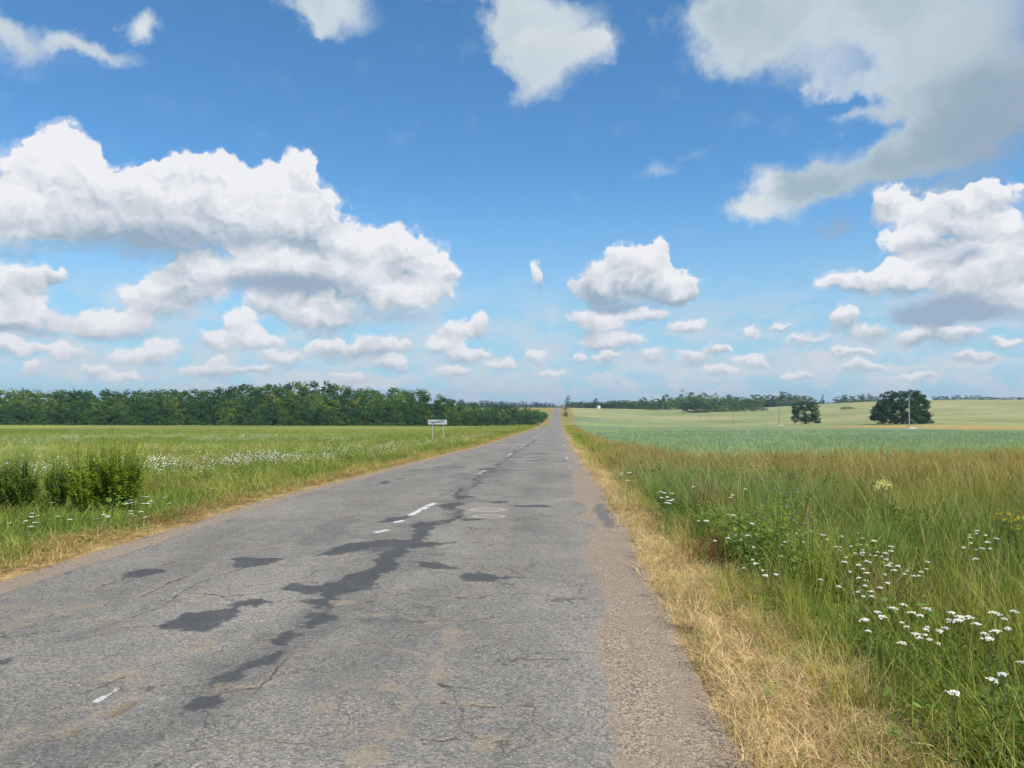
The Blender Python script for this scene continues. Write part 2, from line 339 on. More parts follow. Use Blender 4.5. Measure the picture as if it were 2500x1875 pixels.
def zone_colour(X, Y):
    n1 = fbm(X*.05, Y*.05, 4, 21); n2 = fbm(X*.6, Y*.35, 3, 22)
    c = np.tile(C_GREEN*.85, (len(X), 1))
    c = lerp(c, C_DRYG*.9, ss(n2, .45, .7)*.6)
    # right meadow
    rm = (X > 1.5) & (Y > 13)
    c = np.where(rm[:, None], lerp(c, C_BROWN, ss(Y, 13, 26)), c)
    # straw beside the road
    e = X+2.35
    strip = np.where(e > 0, 1-ss(X+.35*(n2-.5), 1.25, 1.9), 1-ss(-X+.5*(n2-.5), 5.45, 5.95))
    c = lerp(c, C_STRAW, strip)
    # left field
    lf = in_left_field(X, Y)
    ll = lerp(np.tile(C_LEFT, (len(X), 1)), C_LEFT2, ss(fbm(X*.02, Y*.06, 3, 31), .35, .65))
    ll = lerp(ll, C_GREEN, ss(fbm(X*.015, Y*.05, 3, 35), .5, .75)*.6)
    ll = lerp(ll, C_GREEN*.95, ss(Y, 62, 80)*(1-ss(Y, 120, 170))*.6*ss(fbm(X*.01, Y*.03, 2, 37), .3, .6))
    c = np.where(lf[:, None], ll, c)
    # right fields
    rf = in_right_field(X, Y); ratio = X/np.maximum(Y, 1)
    yb = np.interp(ratio, [.02,.05,.13,.23,.29,.46,.61,.9], [470,450,410,350,285,228,200,150])
    t = ss(Y/yb+.10*(n1-.5), .99, 1.04)
    wide = ss(Y/yb+.5*(n1-.5), .80, 1.25)
    t = np.where(ratio > .27, t, wide)
    oat = lerp(np.tile(C_OAT, (len(X), 1)), C_OAT*np.array((1.15,1.05,.85)), ss(n1, .4, .65))
    pale = lerp(np.tile(C_PALE, (len(X), 1)), C_PALE*np.array((.78,.9,.8)), ss(fbm(X*.012, Y*.012, 3, 41), .42, .66))
    rr = lerp(oat, pale, t)
    y2 = np.interp(ratio, [.26,.29,.36,.46,.61,.9], [0,294,296,292,272,210])
    tanm = (1-ss(Y/np.maximum(y2, 1)+.03*(n2-.5), .97, 1.01))*ss(Y/yb, .99, 1.01)*(ratio > .27)
    rr = lerp(rr, C_TAN, tanm)
    c = np.where(rf[:, None], rr, c)
    # the far slope either side of the road
    fr = (Y > 300) & (X > -60) & (X < right_edge(Y))
    c = np.where(fr[:, None], lerp(np.tile(C_DRYG, (len(X), 1)), C_BROWN, ss(n2, .4, .6)), c)
    return c*(.86+.28*n1)[:, None]

# ------------------------------------------------------------------ ground sheet
def build_ground():
    az = np.concatenate([np.linspace(-180, -50, 50, endpoint=False), np.linspace(-50, 45, 900), np.linspace(45, 180, 50)[1:-1]])
    rad = np.concatenate([[.6, 1.2, 2.0], np.geomspace(2.6, 60, 300), np.geomspace(60, 900, 330)[1:], np.geomspace(900, 3350, 40)[1:]])
    A = np.deg2rad(az); na = len(az); nr = len(rad)
    X = np.outer(rad, np.sin(A)).ravel(); Y = np.outer(rad, np.cos(A)).ravel()
    X = np.append(X, 0); Y = np.append(Y, 0)
    Z = ter(X, Y)
    # the roadbed is a shallow trench under the paving
    Z -= 0.06*(1-ss(np.abs(X+2.2), 2.9, 3.3))*(np.abs(X+2.2) < 3.4)+0.02
    # a slight bank on the verges
    Z += 0.05*ss(np.abs(X+2.2), 3.6, 5.5)*(np.hypot(X, Y) < 150)
    i, j = np.meshgrid(np.arange(nr-1), np.arange(na), indexing='ij'); j2 = (j+1) % na
    F = np.stack([i*na+j, i*na+j2, (i+1)*na+j2, (i+1)*na+j], -1).reshape(-1, 4)[:, ::-1]
    c0 = len(X)-1; tri = [(c0, (k+1) % na, k, k) for k in range(na)]
    me = np_mesh('ground', np.stack([X, Y, Z], 1), F, True)
    bm = bmesh.new(); bm.from_mesh(me); bm.verts.ensure_lookup_table()
    for k in range(na):
        try: bm.faces.new((bm.verts[c0], bm.verts[(k+1) % na], bm.verts[k]))
        except ValueError: pass
    bm.to_mesh(me); bm.free()
    me.polygons.foreach_set('use_smooth', np.ones(len(me.polygons), bool))
    cattr(me, 'zone', zone_colour(X, Y))
    m, g = new_mat('ground_soil_and_crops')
    p = wpos(g); base = attr(g, 'zone').outputs['Color']
    st = g.vmath('MULTIPLY', p, (1, .55, 1))
    n1 = g.noise(st, 5.0, 6, .62); n2 = g.noise(p, .35, 4, .5); n3 = g.noise(g.vmath('MULTIPLY', p, (1, .25, 1)), 40.0, 3, .6)
    n0 = g.noise(g.vmath('MULTIPLY', p, (1, .6, 1)), .035, 4, .6); n9 = g.noise(g.vmath('MULTIPLY', p, (.25, 1, 1)), .10, 3, .6)
    k = g.math('MULTIPLY', g.lin(n1, .25, .75, .55, 1.4), g.lin(n2, .3, .7, .86, 1.12))
    k = g.math('MULTIPLY', k, g.math('MULTIPLY', g.lin(n0, .3, .7, .86, 1.12), g.lin(n9, .3, .7, .88, 1.1)))
    k = g.math('MULTIPLY', k, g.lin(n3, .3, .7, .8, 1.2))
    cc = g.n('ShaderNodeCombineXYZ'); [g.put(cc.inputs[q], k) for q in range(3)]
    col = g.mix(1.0, base, cc.outputs[0], 'MULTIPLY')
    finish(g, col, .95, n1, .1, .25, .8)
    return tag(link_mesh('ground', me, m), 'grass verges, fields and earth stretching to the horizon', None, None, 'structure')
build_ground()

# ------------------------------------------------------------------ road
def seg_dist(X, Y, pts):
    d = np.full(X.shape, 1e9)
    for (x0, y0), (x1, y1) in zip(pts[:-1], pts[1:]):
        dx, dy = x1-x0, y1-y0; L = dx*dx+dy*dy+1e-12
        t = np.clip(((X-x0)*dx+(Y-y0)*dy)/L, 0, 1)
        d = np.minimum(d, np.hypot(X-x0-t*dx, Y-y0-t*dy))
    return d
def poly_sd(X, Y, pts):
    ins = np.zeros(X.shape, bool); n = len(pts)
    for k in range(n):
        x0, y0 = pts[k]; x1, y1 = pts[(k+1) % n]
        c = ((y0 > Y) != (y1 > Y)) & (X < (x1-x0)*(Y-y0)/(y1-y0+1e-12)+x0); ins ^= c
    d = seg_dist(X, Y, list(pts)+[pts[0]])
    return np.where(ins, d, -d)
c7 = lambda P: [gsrc(x*.4521, 1300+y*.4521) for x, y in P]
c8 = lambda P: [gsrc(800+x*.4369, 1150+y*.4369) for x, y in P]
c1 = lambda P: [gsrc(900+x*.27125, 1050+y*.27125) for x, y in P]
def asph_right(Y): return np.interp(Y, [0, 3.8, 10, 24, 60], [.33, .32, .33, .47, .48])
def build_road():
    xs = np.concatenate([np.linspace(-6.1, -5.4, 12, endpoint=False), np.linspace(-5.4, .9, 350), np.linspace(.9, 1.5, 12)[1:]])
    ys = [-12, -6, -2, .5, 2.2]; y = 3.2
    ys += [2.8]
    while y < 300:
        ys.append(y); y += max(.013, .0013*y**1.35)
    ys += list(np.arange(300, 830, 4)); ys += [840, 860, 900, 1000, 1200]
    ys = np.array(ys); nx = len(xs); ny = len(ys)
    X, Y = np.meshgrid(xs, ys); X = X.ravel(); Y = Y.ravel()
    Z = roadz(Y)-.02*((X+2.3)/3.2)**2
    # soft ruts and swells
    Z += .012*(fbm(X*.8, Y*.35, 3, 51)-.5)*2
    patch = np.zeros(X.shape); soft = np.zeros(X.shape); dirt = np.zeros(X.shape); crack = np.zeros(X.shape); paint = np.zeros(X.shape); ring = np.zeros(X.shape); hole = np.zeros(X.shape)
    near = Y < 110
    wx = (fbm(X*3, Y*3, 4, 61)-.5); wy = (fbm(X*3, Y*3, 4, 66)-.5)
    wx2 = (fbm(X*14, Y*14, 3, 71)-.5); wy2 = (fbm(X*14, Y*14, 3, 76)-.5)
    def near_idx(pts, m=.6):
        a = np.array(pts); return np.where((X > a[:, 0].min()-m) & (X < a[:, 0].max()+m) & (Y > a[:, 1].min()-m) & (Y < a[:, 1].max()+m))[0]
    def add_poly(arr, pts, k=1.0, w=.25, edge=.05, bias=0.0):
        i = near_idx(pts)
        if len(i) == 0: return
        sd = poly_sd(X[i]+wx[i]*w+wx2[i]*w*.4, Y[i]+wy[i]*w+wy2[i]*w*.5, pts)+bias
        arr[i] = np.maximum(arr[i], k*ss(sd, -edge, edge))
    def add_line(arr, pts, width, k=1.0, w=.3):
        i = near_idx(pts)
        if len(i) == 0: return
        d = seg_dist(X[i]+wx[i]*w+wx2[i]*w*.5, Y[i]+wy[i]*w+wy2[i]*w*.5, pts)
        arr[i] = np.maximum(arr[i], k*(1-ss(d, width*.4, width)))
    P7 = [[(930,495),(1010,455),(1080,440),(1170,425),(1240,410),(1300,385),(1400,370),(1475,378),(1400,400),(1300,405),(1250,440),(1200,480),(1150,515),(1050,522),(960,512)],
          [(715,215),(780,190),(850,200),(880,215),(800,235),(730,232)],[(1250,140),(1320,130),(1400,140),(1480,150),(1420,170),(1350,185),(1260,192),(1280,165)],
          [(1500,300),(1600,270),(1700,290),(1850,270),(1900,230),(2000,190),(2080,160),(2150,130),(2120,190),(2030,260),(1980,300),(1900,320),(1800,310),(1600,335)],
          [(1630,380),(1750,355),(1850,335),(1845,380),(1800,410),(1700,405)],[(1650,500),(1720,460),(1790,432),(1840,460),(1760,480),(1680,512)],
          [(1510,610),(1560,560),(1600,525),(1640,545),(1590,600),(1530,628)],[(1150,830),(1200,790),(1270,765),(1330,720),(1400,690),(1480,650),(1530,655),(1440,700),(1340,740),(1260,800),(1200,835)],
          [(920,990),(1000,950),(1080,910),(1190,885),(1160,930),(1060,970),(980,992)],[(0,680),(90,670),(60,700),(0,715)]]
    for p in P7: add_poly(patch, c7(p), 1.0, .26, .06, .035)
    for p in [[(870,1110),(920,1080),(1010,1050),(1085,1025),(1050,1060),(960,1095)],[(1000,200),(1090,185),(1150,185),(1080,215),(1010,215)],[(1350,480),(1400,440),(1440,430),(1400,470)],
              [(1730,130),(1780,85),(1900,70),(2040,50),(2212,30),(2212,60),(2100,100),(1950,110),(1850,125)],[(390,555),(480,510),(620,480),(600,510),(480,545)]]: add_poly(patch, c7(p), .72, .34, .14)
    for p in [[(880,760),(1050,700),(1220,710),(1270,760),(1100,830),(900,845)],[(1200,660),(1420,600),(1500,560),(1640,540),(1480,640),(1300,690)],[(300,560),(600,480),(660,520),(450,590)],[(0,1180),(330,1120),(700,1050),(1000,1000),(900,1100),(400,1272),(0,1272)]]: add_poly(soft, c7(p), .8, .4, .2)
    P8 = [[(0,430),(100,410),(250,390),(400,385),(560,400),(690,400),(560,425),(400,435),(300,425),(100,465),(0,470)],
          [(540,285),(640,300),(570,330),(540,370),(520,400),(450,430),(430,480),(340,500),(300,560),(240,590),(230,660),(130,665),(60,660),(150,610),(230,560),(290,490),(370,430),(450,370),(470,320)],
          [(460,515),(580,520),(700,545),(725,560),(600,552),(500,545)],[(720,590),(850,578),(1000,588),(1105,594),(1000,604),(880,620),(740,612)],
          [(0,790),(60,805),(70,825),(0,828)],[(690,150),(780,135),(850,145),(760,158)],[(610,205),(630,190),(700,180),(770,185),(700,212)],
          [(850,170),(1000,171),(1030,178),(900,181)],[(1020,190),(1200,188),(1285,199),(1100,199)],[(320,265),(480,250),(440,275),(310,285)],[(680,265),(880,266),(850,275),(760,277)],
          [(0,650),(60,640),(150,640),(240,590),(200,660),(80,700),(0,720)]]
    for p in P8: add_poly(patch, c8(p), .95, .32, .08, .03)
    for p in [[(1160,715),(1250,702),(1380,698),(1480,690),(1450,725),(1250,738)],[(430,825),(560,820),(700,830),(560,850),(200,860),(80,840),(250,815)],[(0,610),(150,600),(300,600),(200,640),(0,650)]]: add_poly(patch, c8(p), .6, .25, .1)
    for p in [[(580,170),(760,150),(900,160),(700,185)],[(1380,160),(1500,170),(1480,190),(1380,180)]]: add_poly(soft, c8(p), .7, .3, .15)
    P1 = [[(100,470),(160,455),(215,462),(140,485)],[(250,435),(330,428),(340,434),(260,440)],[(570,332),(640,328),(640,336),(580,337)],[(640,322),(720,318),(720,324),(650,326)],
          [(760,338),(870,335),(870,341),(780,342)],[(780,392),(860,388),(860,394),(790,396)],[(735,412),(775,410),(770,416)],[(980,360),(1040,348),(1130,345),(1140,353),(1060,362),(1000,364)],
          [(980,382),(1060,376),(1120,372),(1060,384)],[(960,478),(1060,474),(1080,480),(980,482)],[(1200,242),(1380,240),(1380,245),(1210,246)],[(1380,216),(1600,208),(1600,212),(1400,221)],
          [(1400,274),(1530,270),(1530,275),(1420,278)],[(1640,278),(1820,282),(1840,288),(1700,284)],[(1160,365),(1400,358),(1400,363),(1180,369)],[(1545,262),(1600,260),(1600,266),(1550,268)],
          [(860,440),(1100,425),(1090,430),(870,445)],[(800,243),(900,240),(940,236),(900,246)],[(1450,108),(1500,104),(1500,108)],[(455,573),(495,571),(495,577),(460,578)],[(1080,180),(1130,176),(1100,184)],
          [(1460,244),(1515,243),(1510,248),(1470,248)],[(1140,308),(1180,302),(1180,312),(1150,316)],[(1350,160),(1440,140),(1440,146),(1370,165)]]
    for p in P1: add_poly(patch, c1(p), .9, .12, .04, .02)
    rr = random.Random(5)
    for _ in range(60):                                 # transverse seams further off
        yy = rr.uniform(26, 210); x0 = rr.uniform(-4.9, -.3); L = rr.uniform(.4, 2.2)
        add_poly(patch, [(x0, yy), (x0+L, yy+rr.uniform(-.3, .3)), (x0+L*.8, yy+.1+yy*.004), (x0+.1, yy+.08+yy*.004)], rr.uniform(.4, .9), .3, .08, .0)
    for c in ([(700,460),(840,400),(940,345),(1000,320),(1130,250),(1220,215),(1400,170)],[(1000,325),(1200,345),(1400,330),(1500,310)],[(940,500),(800,500),(650,505)],[(1220,865),(1400,850),(1450,800),(1500,740),(1540,690)],
              [(750,345),(850,300),(960,255),(1000,235)],[(540,290),(640,260),(700,240)],[(870,175),(950,155),(1010,145)],[(450,860),(560,815),(640,790)],[(1120,655),(1210,635)],[(0,560),(150,540),(300,520)]):
        add_line(crack, c7(c), .016, 1.0, .12)
    for c in ([(240,705),(430,685),(700,700),(860,702),(960,680),(1200,676),(1400,740),(1480,725)],[(690,400),(860,398),(1000,402),(1200,408),(1410,415)],[(560,430),(860,425),(950,408)],[(730,530),(900,535),(1000,545)],
              [(880,245),(1060,275),(1100,262),(1250,280),(1460,282)],[(440,830),(590,832),(720,822),(950,815)],[(640,1180),(760,1200),(830,1210)],[(660,1290),(820,1300),(900,1310)],[(480,1500),(640,1505),(760,1480)],
              [(1100,1050),(1230,1058),(1330,1050)],[(700,480),(800,495),(950,480)],[(600,300),(760,310),(840,330),(1000,350)],[(1000,545),(1110,585)]):
        add_line(crack, c8(c), .014, 1.0, .15)
    for c, w in (([(600,835),(690,880),(680,970),(620,1060),(620,1180),(640,1260)], .10),([(300,1195),(380,1190),(470,1280),(640,1290),(820,1295)], .07),([(430,1300),(400,1400),(370,1480),(230,1470),(120,1480)], .09),
                 ([(600,835),(780,810)], .05),([(900,400),(950,370),(960,330),(1000,320)], .10),([(1200,400),(1240,412)], .08),([(0,1240),(150,1215),(300,1195)], .04)):
        add_line(dirt, c8(c), w, .85, .35)
    for c, w in (([(300,1135),(450,1050),(560,1000),(650,950),(730,910),(800,895)], .09),([(0,1110),(110,1045)], .12),([(0,1200),(100,1160)], .16),([(700,880),(740,840),(640,790),(500,770)], .07),([(380,990),(520,930),(640,860)], .06),
                 ([(1440,830),(1480,790),(1500,750),(1600,700),(1700,640)], .07),([(1260,880),(1400,860)], .05),([(750,345),(900,280),(1000,240)], .07),([(560,290),(700,240)], .07),([(870,180),(1000,150)], .06),
                 ([(940,350),(1060,345),(1400,330)], .05),([(950,690),(1000,650),(1060,640)], .06),([(1060,600),(1150,560)], .08),([(150,480),(500,370)], .12),([(0,520),(200,440)], .1),([(1400,80),(1480,70)], .10),([(1750,130),(1850,125)], .1),([(1560,400),(1650,385)], .06)):
        add_line(dirt, c7(c), w, .8, .4)
    def blotch(c, r, k, arr=dirt):
        x, y = c; i = near_idx([(x-r*1.5, y-r*1.5), (x+r*1.5, y+r*1.5)])
        if len(i) == 0: return
        d = np.hypot(X[i]-x+wx[i]*r*1.4+wx2[i]*r*.5, Y[i]-y+wy[i]*r*1.4+wy2[i]*r*.5)
        arr[i] = np.maximum(arr[i], k*(1-ss(d, r*.55, r)))
    for (x, y), r in (((90,740),.16),((225,1580),.15),((900,670),.07),((890,1390),.06),((1190,1235),.05),((360,1200),.1),((690,985),.12),((480,830),.06),((370,1480),.12),((860,1520),.1),((290,800),.08),((940,1475),.05)): blotch(c8([(x, y)])[0], r, .95)
    for (x, y), r in (((1740,960),.11),((1980,1210),.14),((1860,385),.16),((1120,585),.1),((2110,830),.12),((600,780),.12),((120,1060),.12)): blotch(c7([(x, y)])[0], r, .9)
    for (x, y), r in (((900,515),.35),((1060,560),.3),((1190,545),.35),((1300,540),.3),((1080,600),.3),((1560,600),.25),((690,735),.3),((1010,830),.25),((1520,735),.25),((110,880),.35)): blotch(c1([(x, y)])[0], r, .5)
    for (x, y), a, b in (((1080,712),.34,.30),((1085,773),.27,.22)):           # pale ovals
        cx, cy = c1([(x, y)])[0]; d = np.hypot((X-cx)/a, (Y-cy)/b)+wx*.3
        ring = np.maximum(ring, .7*(1-ss(np.abs(d-.85), .05, .25))+.4*(1-ss(d, .7, .95)))
    for c in [[(580,985),(640,935),(705,908),(735,922),(670,960),(600,1000)], [(335,1110),(400,1070),(440,1060),(400,1095)]]: add_poly(hole, c7(c), 1.0, .12, .05)
    for c in [[(340,680),(380,672),(400,680),(370,692)],[(700,700),(860,694),(870,706),(720,709)]]: add_poly(hole, c8(c), .7, .1, .04)
    seam = [c8([q])[0] for q in ((640,300),(700,212),(760,150),(800,90),(850,40))]+[c1([q])[0] for q in ((1150,350),(1190,300),(1240,262),(1300,215),(1400,150),(1470,110),(1510,75))]
    add_line(soft, seam, .16, .9, .5); i = np.where((Y > 9) & (Y < 130))[0]; d_ = seg_dist(X[i]+wx[i]*1.1, Y[i], seam+[(-2.3, 200.0)]); patch[i] = np.maximum(patch[i], .85*(1-ss(d_, .04, .16))*ss(fbm(X[i]*2.2, Y[i]*.35, 3, 55), .50, .60)*(1-.6*ss(Y[i], 40, 70)))
    add_line(soft, c7([(1840,440),(1640,550),(1500,655),(1330,745),(1180,830)]), .3, .75, .5); add_line(soft, c7([(1190,890),(1060,950),(900,1040),(760,1120),(500,1200)]), .3, .7, .5)
    for _ in range(26):
        yy = rr.uniform(4, 26); xx = rr.uniform(-4.7, -.1); L = rr.uniform(.5, 2.0)*(1+yy*.05); a_ = rr.uniform(-.3, .3)
        add_line(soft, [(xx, yy), (xx+a_, yy+L)], rr.uniform(.12, .4), rr.uniform(.35, .8), .6)
    # random small scars
    for _ in range(150):
        yy = rr.uniform(3.6, 30); blotch((rr.uniform(-4.9, .1), yy), rr.uniform(.03, .13), rr.uniform(.2, .6))
    for _ in range(40):
        yy = rr.uniform(3.6, 60); blotch((rr.uniform(-4.9, .1), yy), rr.uniform(.1, .35), rr.uniform(.2, .45), soft)
    # markings
    def dash(p0, p1, w, k): 
        i = near_idx([p0, p1]); d = seg_dist(X[i], Y[i]+0*Y[i], [p0, p1])+wx2[i]*.04
        arr = k*(1-ss(d, w*.8, w*1.1))*ss(fbm(X[i]*9, Y[i]*5, 3, 91), .26, .36); paint[i] = np.maximum(paint[i], arr)
    a = c1([(375,765),(585,660),(245,828),(330,812),(80,918),(150,900)])
    dash(a[0], a[1], .055, 1.0); dash(a[2], a[3], .05, .95); dash(a[4], a[5], .055, .9)
    b = c1([(975,402),(1012,385),(1022,372),(1048,364),(1235,240),(1250,236),(1255,228),(1292,210),(1365,162),(1400,148),(1450,108),(1462,100),(1490,80),(1502,70)])
    for k in range(0, 14, 2): dash(b[k], b[k+1], .05, .8)
    yy = 78.0
    while yy < 230: dash((-2.45, yy), (-2.45, yy+1.6), .06, .6); yy += 5.5
    for x0 in np.linspace(-5.0, -2.6, 15):                                  # stop line of the left lane, in blocks
        dash((x0, 54.2), (x0+.13, 54.25), .22, .75 if x0 > -4.6 else .5)
    for _ in range(40):                                                      # remains of the edge line
        yy = rr.uniform(22, 120); dash((.33, yy), (.33+rr.uniform(-.02, .02), yy+rr.uniform(.3, 1.4)), .05, rr.uniform(.3, .75))
    dash(*c7([(525,915),(560,897)]), .03, .6); dash(*c7([(580,885),(630,858)]), .02, .5)
    # gravel shoulders
    en = (fbm(X*2.2, Y*1.1, 4, 81)-.5)
    gr = ss(X-asph_right(Y)+en*.55, -.10, .12)+ss(-X-4.98+en*.22, -.04, .05)
    worn = ss(X-(asph_right(Y)-.55)+en*.7, -.1, .5)*.55*ss(fbm(X*2, Y*.9, 3, 83), .35, .6)
    grass_in = ss(X+en*.35, .86, 1.02)+ss(-X+en*.25, 5.42, 5.55)
    tarpatch = 1-ss(np.hypot((X-.72)/.16, (Y-12.6)/1.7)+en, .7, 1.0)
    Z -= .035*hole*(1-.5*fbm(X*20, Y*20, 2, 99)); Z += .006*patch*(Y < 60); Z -= .012*np.clip(gr, 0, 1)+.006*crack
    Z -= .03*np.clip(grass_in, 0, 1)
    Z -= .05*ss(X, 1.15, 1.5)+.05*ss(-X, 5.7, 6.1)
    i, j = np.meshgrid(np.arange(ny-1), np.arange(nx-1), indexing='ij')
    F = np.stack([i*nx+j, i*nx+j+1, (i+1)*nx+j+1, (i+1)*nx+j], -1).reshape(-1, 4)
    me = np_mesh('road', np.stack([X, Y, Z], 1), F, True)
    cattr(me, 'm1', np.stack([patch, dirt, crack], 1)); cattr(me, 'm2', np.stack([paint, np.clip(gr, 0, 1), np.clip(grass_in, 0, 1)], 1)); cattr(me, 'm3', np.stack([ring, hole, np.clip(soft, 0, 1)], 1))
    cattr(me, 'm4', np.stack([worn, tarpatch, 0*X], 1))
    m, g = new_mat('worn_asphalt')
    p = wpos(g)
    def sep(n):
        s = g.n('ShaderNodeSeparateColor'); g.put(s.inputs[0], attr(g, n).outputs['Color']); return s.outputs
    pa, di, ck = sep('m1'); pt, gv, gi = sep('m2'); ri, ho, so_ = sep('m3'); wo, tp, _ = sep('m4')
    n_big = g.noise(p, .55, 5, .55); n_mid = g.noise(p, 3.2, 5, .6); n_f = g.noise(p, 38, 4, .7); n_ff = g.noise(p, 130, 2, .6)
    vo = g.n('ShaderNodeTexVoronoi'); g.put(vo.inputs['Vector'], p); vo.inputs['Scale'].default_value = 75
    vc = g.n('ShaderNodeSeparateColor'); g.put(vc.inputs[0], vo.outputs['Color'])
    vo2 = g.n('ShaderNodeTexVoronoi'); g.put(vo2.inputs['Vector'], p); vo2.inputs['Scale'].default_value = 48
    vc2 = g.n('ShaderNodeSeparateColor'); g.put(vc2.inputs[0], vo2.outputs['Color'])
    base = g.mix(g.sstep(n_big, .35, .65), (.172,.162,.146,1), (.218,.203,.180,1))
    base = g.mix(g.math('MULTIPLY', g.sstep(n_mid, .4, .72), .5), base, (.26,.228,.18,1))
    # stones in the surface, each with its own tone
    stone = g.mix(vc.outputs[0], (.075,.072,.070,1), (.44,.40,.34,1))
    dens = g.lin(n_mid, .3, .7, .3, .7)
    base = g.mix(dens, base, stone)
    fleck = g.math('MULTIPLY', g.sstep(vc2.outputs[1], .80, .84), g.sstep(vo2.outputs['Distance'], .34, .22))
    base = g.mix(g.math('MULTIPLY', fleck, .6), base, (.60,.52,.42,1))
    tar = g.mix(g.sstep(n_f, .3, .8), (.042,.044,.047,1), (.092,.092,.092,1))
    base = g.mix(g.math('MULTIPLY', so_, .45), base, tar)
    pdist = g.vmath('ADD', p, g.vmath('MULTIPLY', g.vmath('SUBTRACT', g.noise(p, 3.0, 4, .6, 0, 1), (.5, .5, .5)), (.55, .55, 0)))
    ve = g.n('ShaderNodeTexVoronoi', feature='DISTANCE_TO_EDGE', voronoi_dimensions='2D'); g.put(ve.inputs['Vector'], pdist); ve.inputs['Scale'].default_value = 1.15
    net = g.math('MULTIPLY', g.sstep(ve.outputs['Distance'], .016, .002), g.sstep(g.noise(p, .9, 3, .5), .42, .56))
    ve2 = g.n('ShaderNodeTexVoronoi', feature='DISTANCE_TO_EDGE', voronoi_dimensions='2D'); g.put(ve2.inputs['Vector'], pdist); ve2.inputs['Scale'].default_value = 5.0
    net2 = g.math('MULTIPLY', g.sstep(ve2.outputs['Distance'], .05, .005), g.sstep(g.noise(p, 1.3, 3, .5), .55, .64))
    base = g.mix(g.math('MULTIPLY', g.math('MULTIPLY', g.sstep(ve.outputs['Distance'], .07, .0), g.sstep(g.noise(p, 1.7, 3, .5), .50, .64)), .38), base, (.34,.26,.165,1))
    base = g.mix(g.math('MULTIPLY', g.math('MAXIMUM', net, net2), .6), base, (.05,.045,.04,1))
    sx = g.n('ShaderNodeSeparateXYZ'); g.put(sx.inputs[0], p)
    trk = g.math('MULTIPLY', g.math('SINE', g.math('MULTIPLY_ADD', sx.outputs[0], 4.4, 1.2)), .06)
    base = g.mix(1.0, base, g.mix(g.math('MULTIPLY_ADD', g.math('SUBTRACT', g.noise(g.vmath('MULTIPLY', p, (1, .3, 1)), .9, 4, .55), .5), 1.6, g.math('ADD', trk, .5), clamp=True), (.74,.74,.75,1), (1.2,1.19,1.16,1)), 'MULTIPLY')
    # patch edge broken up by the grain
    def brk(x, k, lo, hi): return g.sstep(g.math('MULTIPLY_ADD', g.math('SUBTRACT', n_f, .5), k, x), lo, hi)
    base = g.mix(g.math('MULTIPLY', brk(g.math('MULTIPLY_ADD', g.math('SUBTRACT', n_mid, .5), .9, pa), 1.5, .32, .85), g.lin(n_mid, .3, .7, .97, .8)), base, tar)
    sand = g.mix(g.sstep(n_f, .35, .7), (.36,.27,.17,1), (.26,.21,.155,1))
    sand = g.mix(g.math('MULTIPLY', vc.outputs[1], .45), sand, stone)
    dm = g.math('MAXIMUM', di, g.math('MULTIPLY', wo, .8))
    base = g.mix(g.math('MULTIPLY', brk(g.math('MULTIPLY_ADD', g.math('SUBTRACT', n_mid, .5), 1.2, dm), 2.2, .40, 1.05), .72), base, sand)
    base = g.mix(g.math('MULTIPLY', brk(ri, 1.2, .3, .7), .7), base, (.42,.37,.29,1))
    base = g.mix(g.math('MULTIPLY', ho, .85), base, g.mix(n_f, (.10,.068,.04,1), (.26,.18,.105,1)))
    base = g.mix(g.math('MULTIPLY', g.sstep(ck, .3, .9), .7), base, (.035,.032,.03,1))
    grav = g.mix(vc.outputs[2], (.12,.092,.068,1), (.50,.39,.285,1))
    grav = g.mix(g.math('MULTIPLY', g.sstep(n_mid, .35, .65), .7), grav, g.mix(n_f, (.20,.15,.105,1), (.36,.275,.19,1)))
    grav = g.mix(g.math('MULTIPLY', tp, .8), grav, g.mix(vc.outputs[0], (.05,.05,.055,1), (.20,.20,.21,1)))
    base = g.mix(g.math('MULTIPLY', brk(gv, 1.8, .25, 1.0), .92), base, grav)
    base = g.mix(g.math('MULTIPLY', brk(pt, 1.1, .35, .6), .9), base, (.62,.61,.58,1))
    base = g.mix(brk(gi, .8, .3, .7), base, g.mix(n_f, (.24,.17,.085,1), (.40,.29,.15,1)))
    h = g.math('ADD', g.math('MULTIPLY', vo.outputs['Distance'], -.7), g.math('MULTIPLY', n_f, .8))
    h = g.math('MULTIPLY', h, g.math('SUBTRACT', 1.0, g.math('MULTIPLY', pa, .7)))
    finish(g, base, g.math('SUBTRACT', .9, g.math('MULTIPLY', pa, .10)), h, .25, .008, 1.0)
    tag(link_mesh('road', me, m), 'old cracked grey asphalt road with tar patches running straight to the horizon', None, None, 'structure')
build_road()

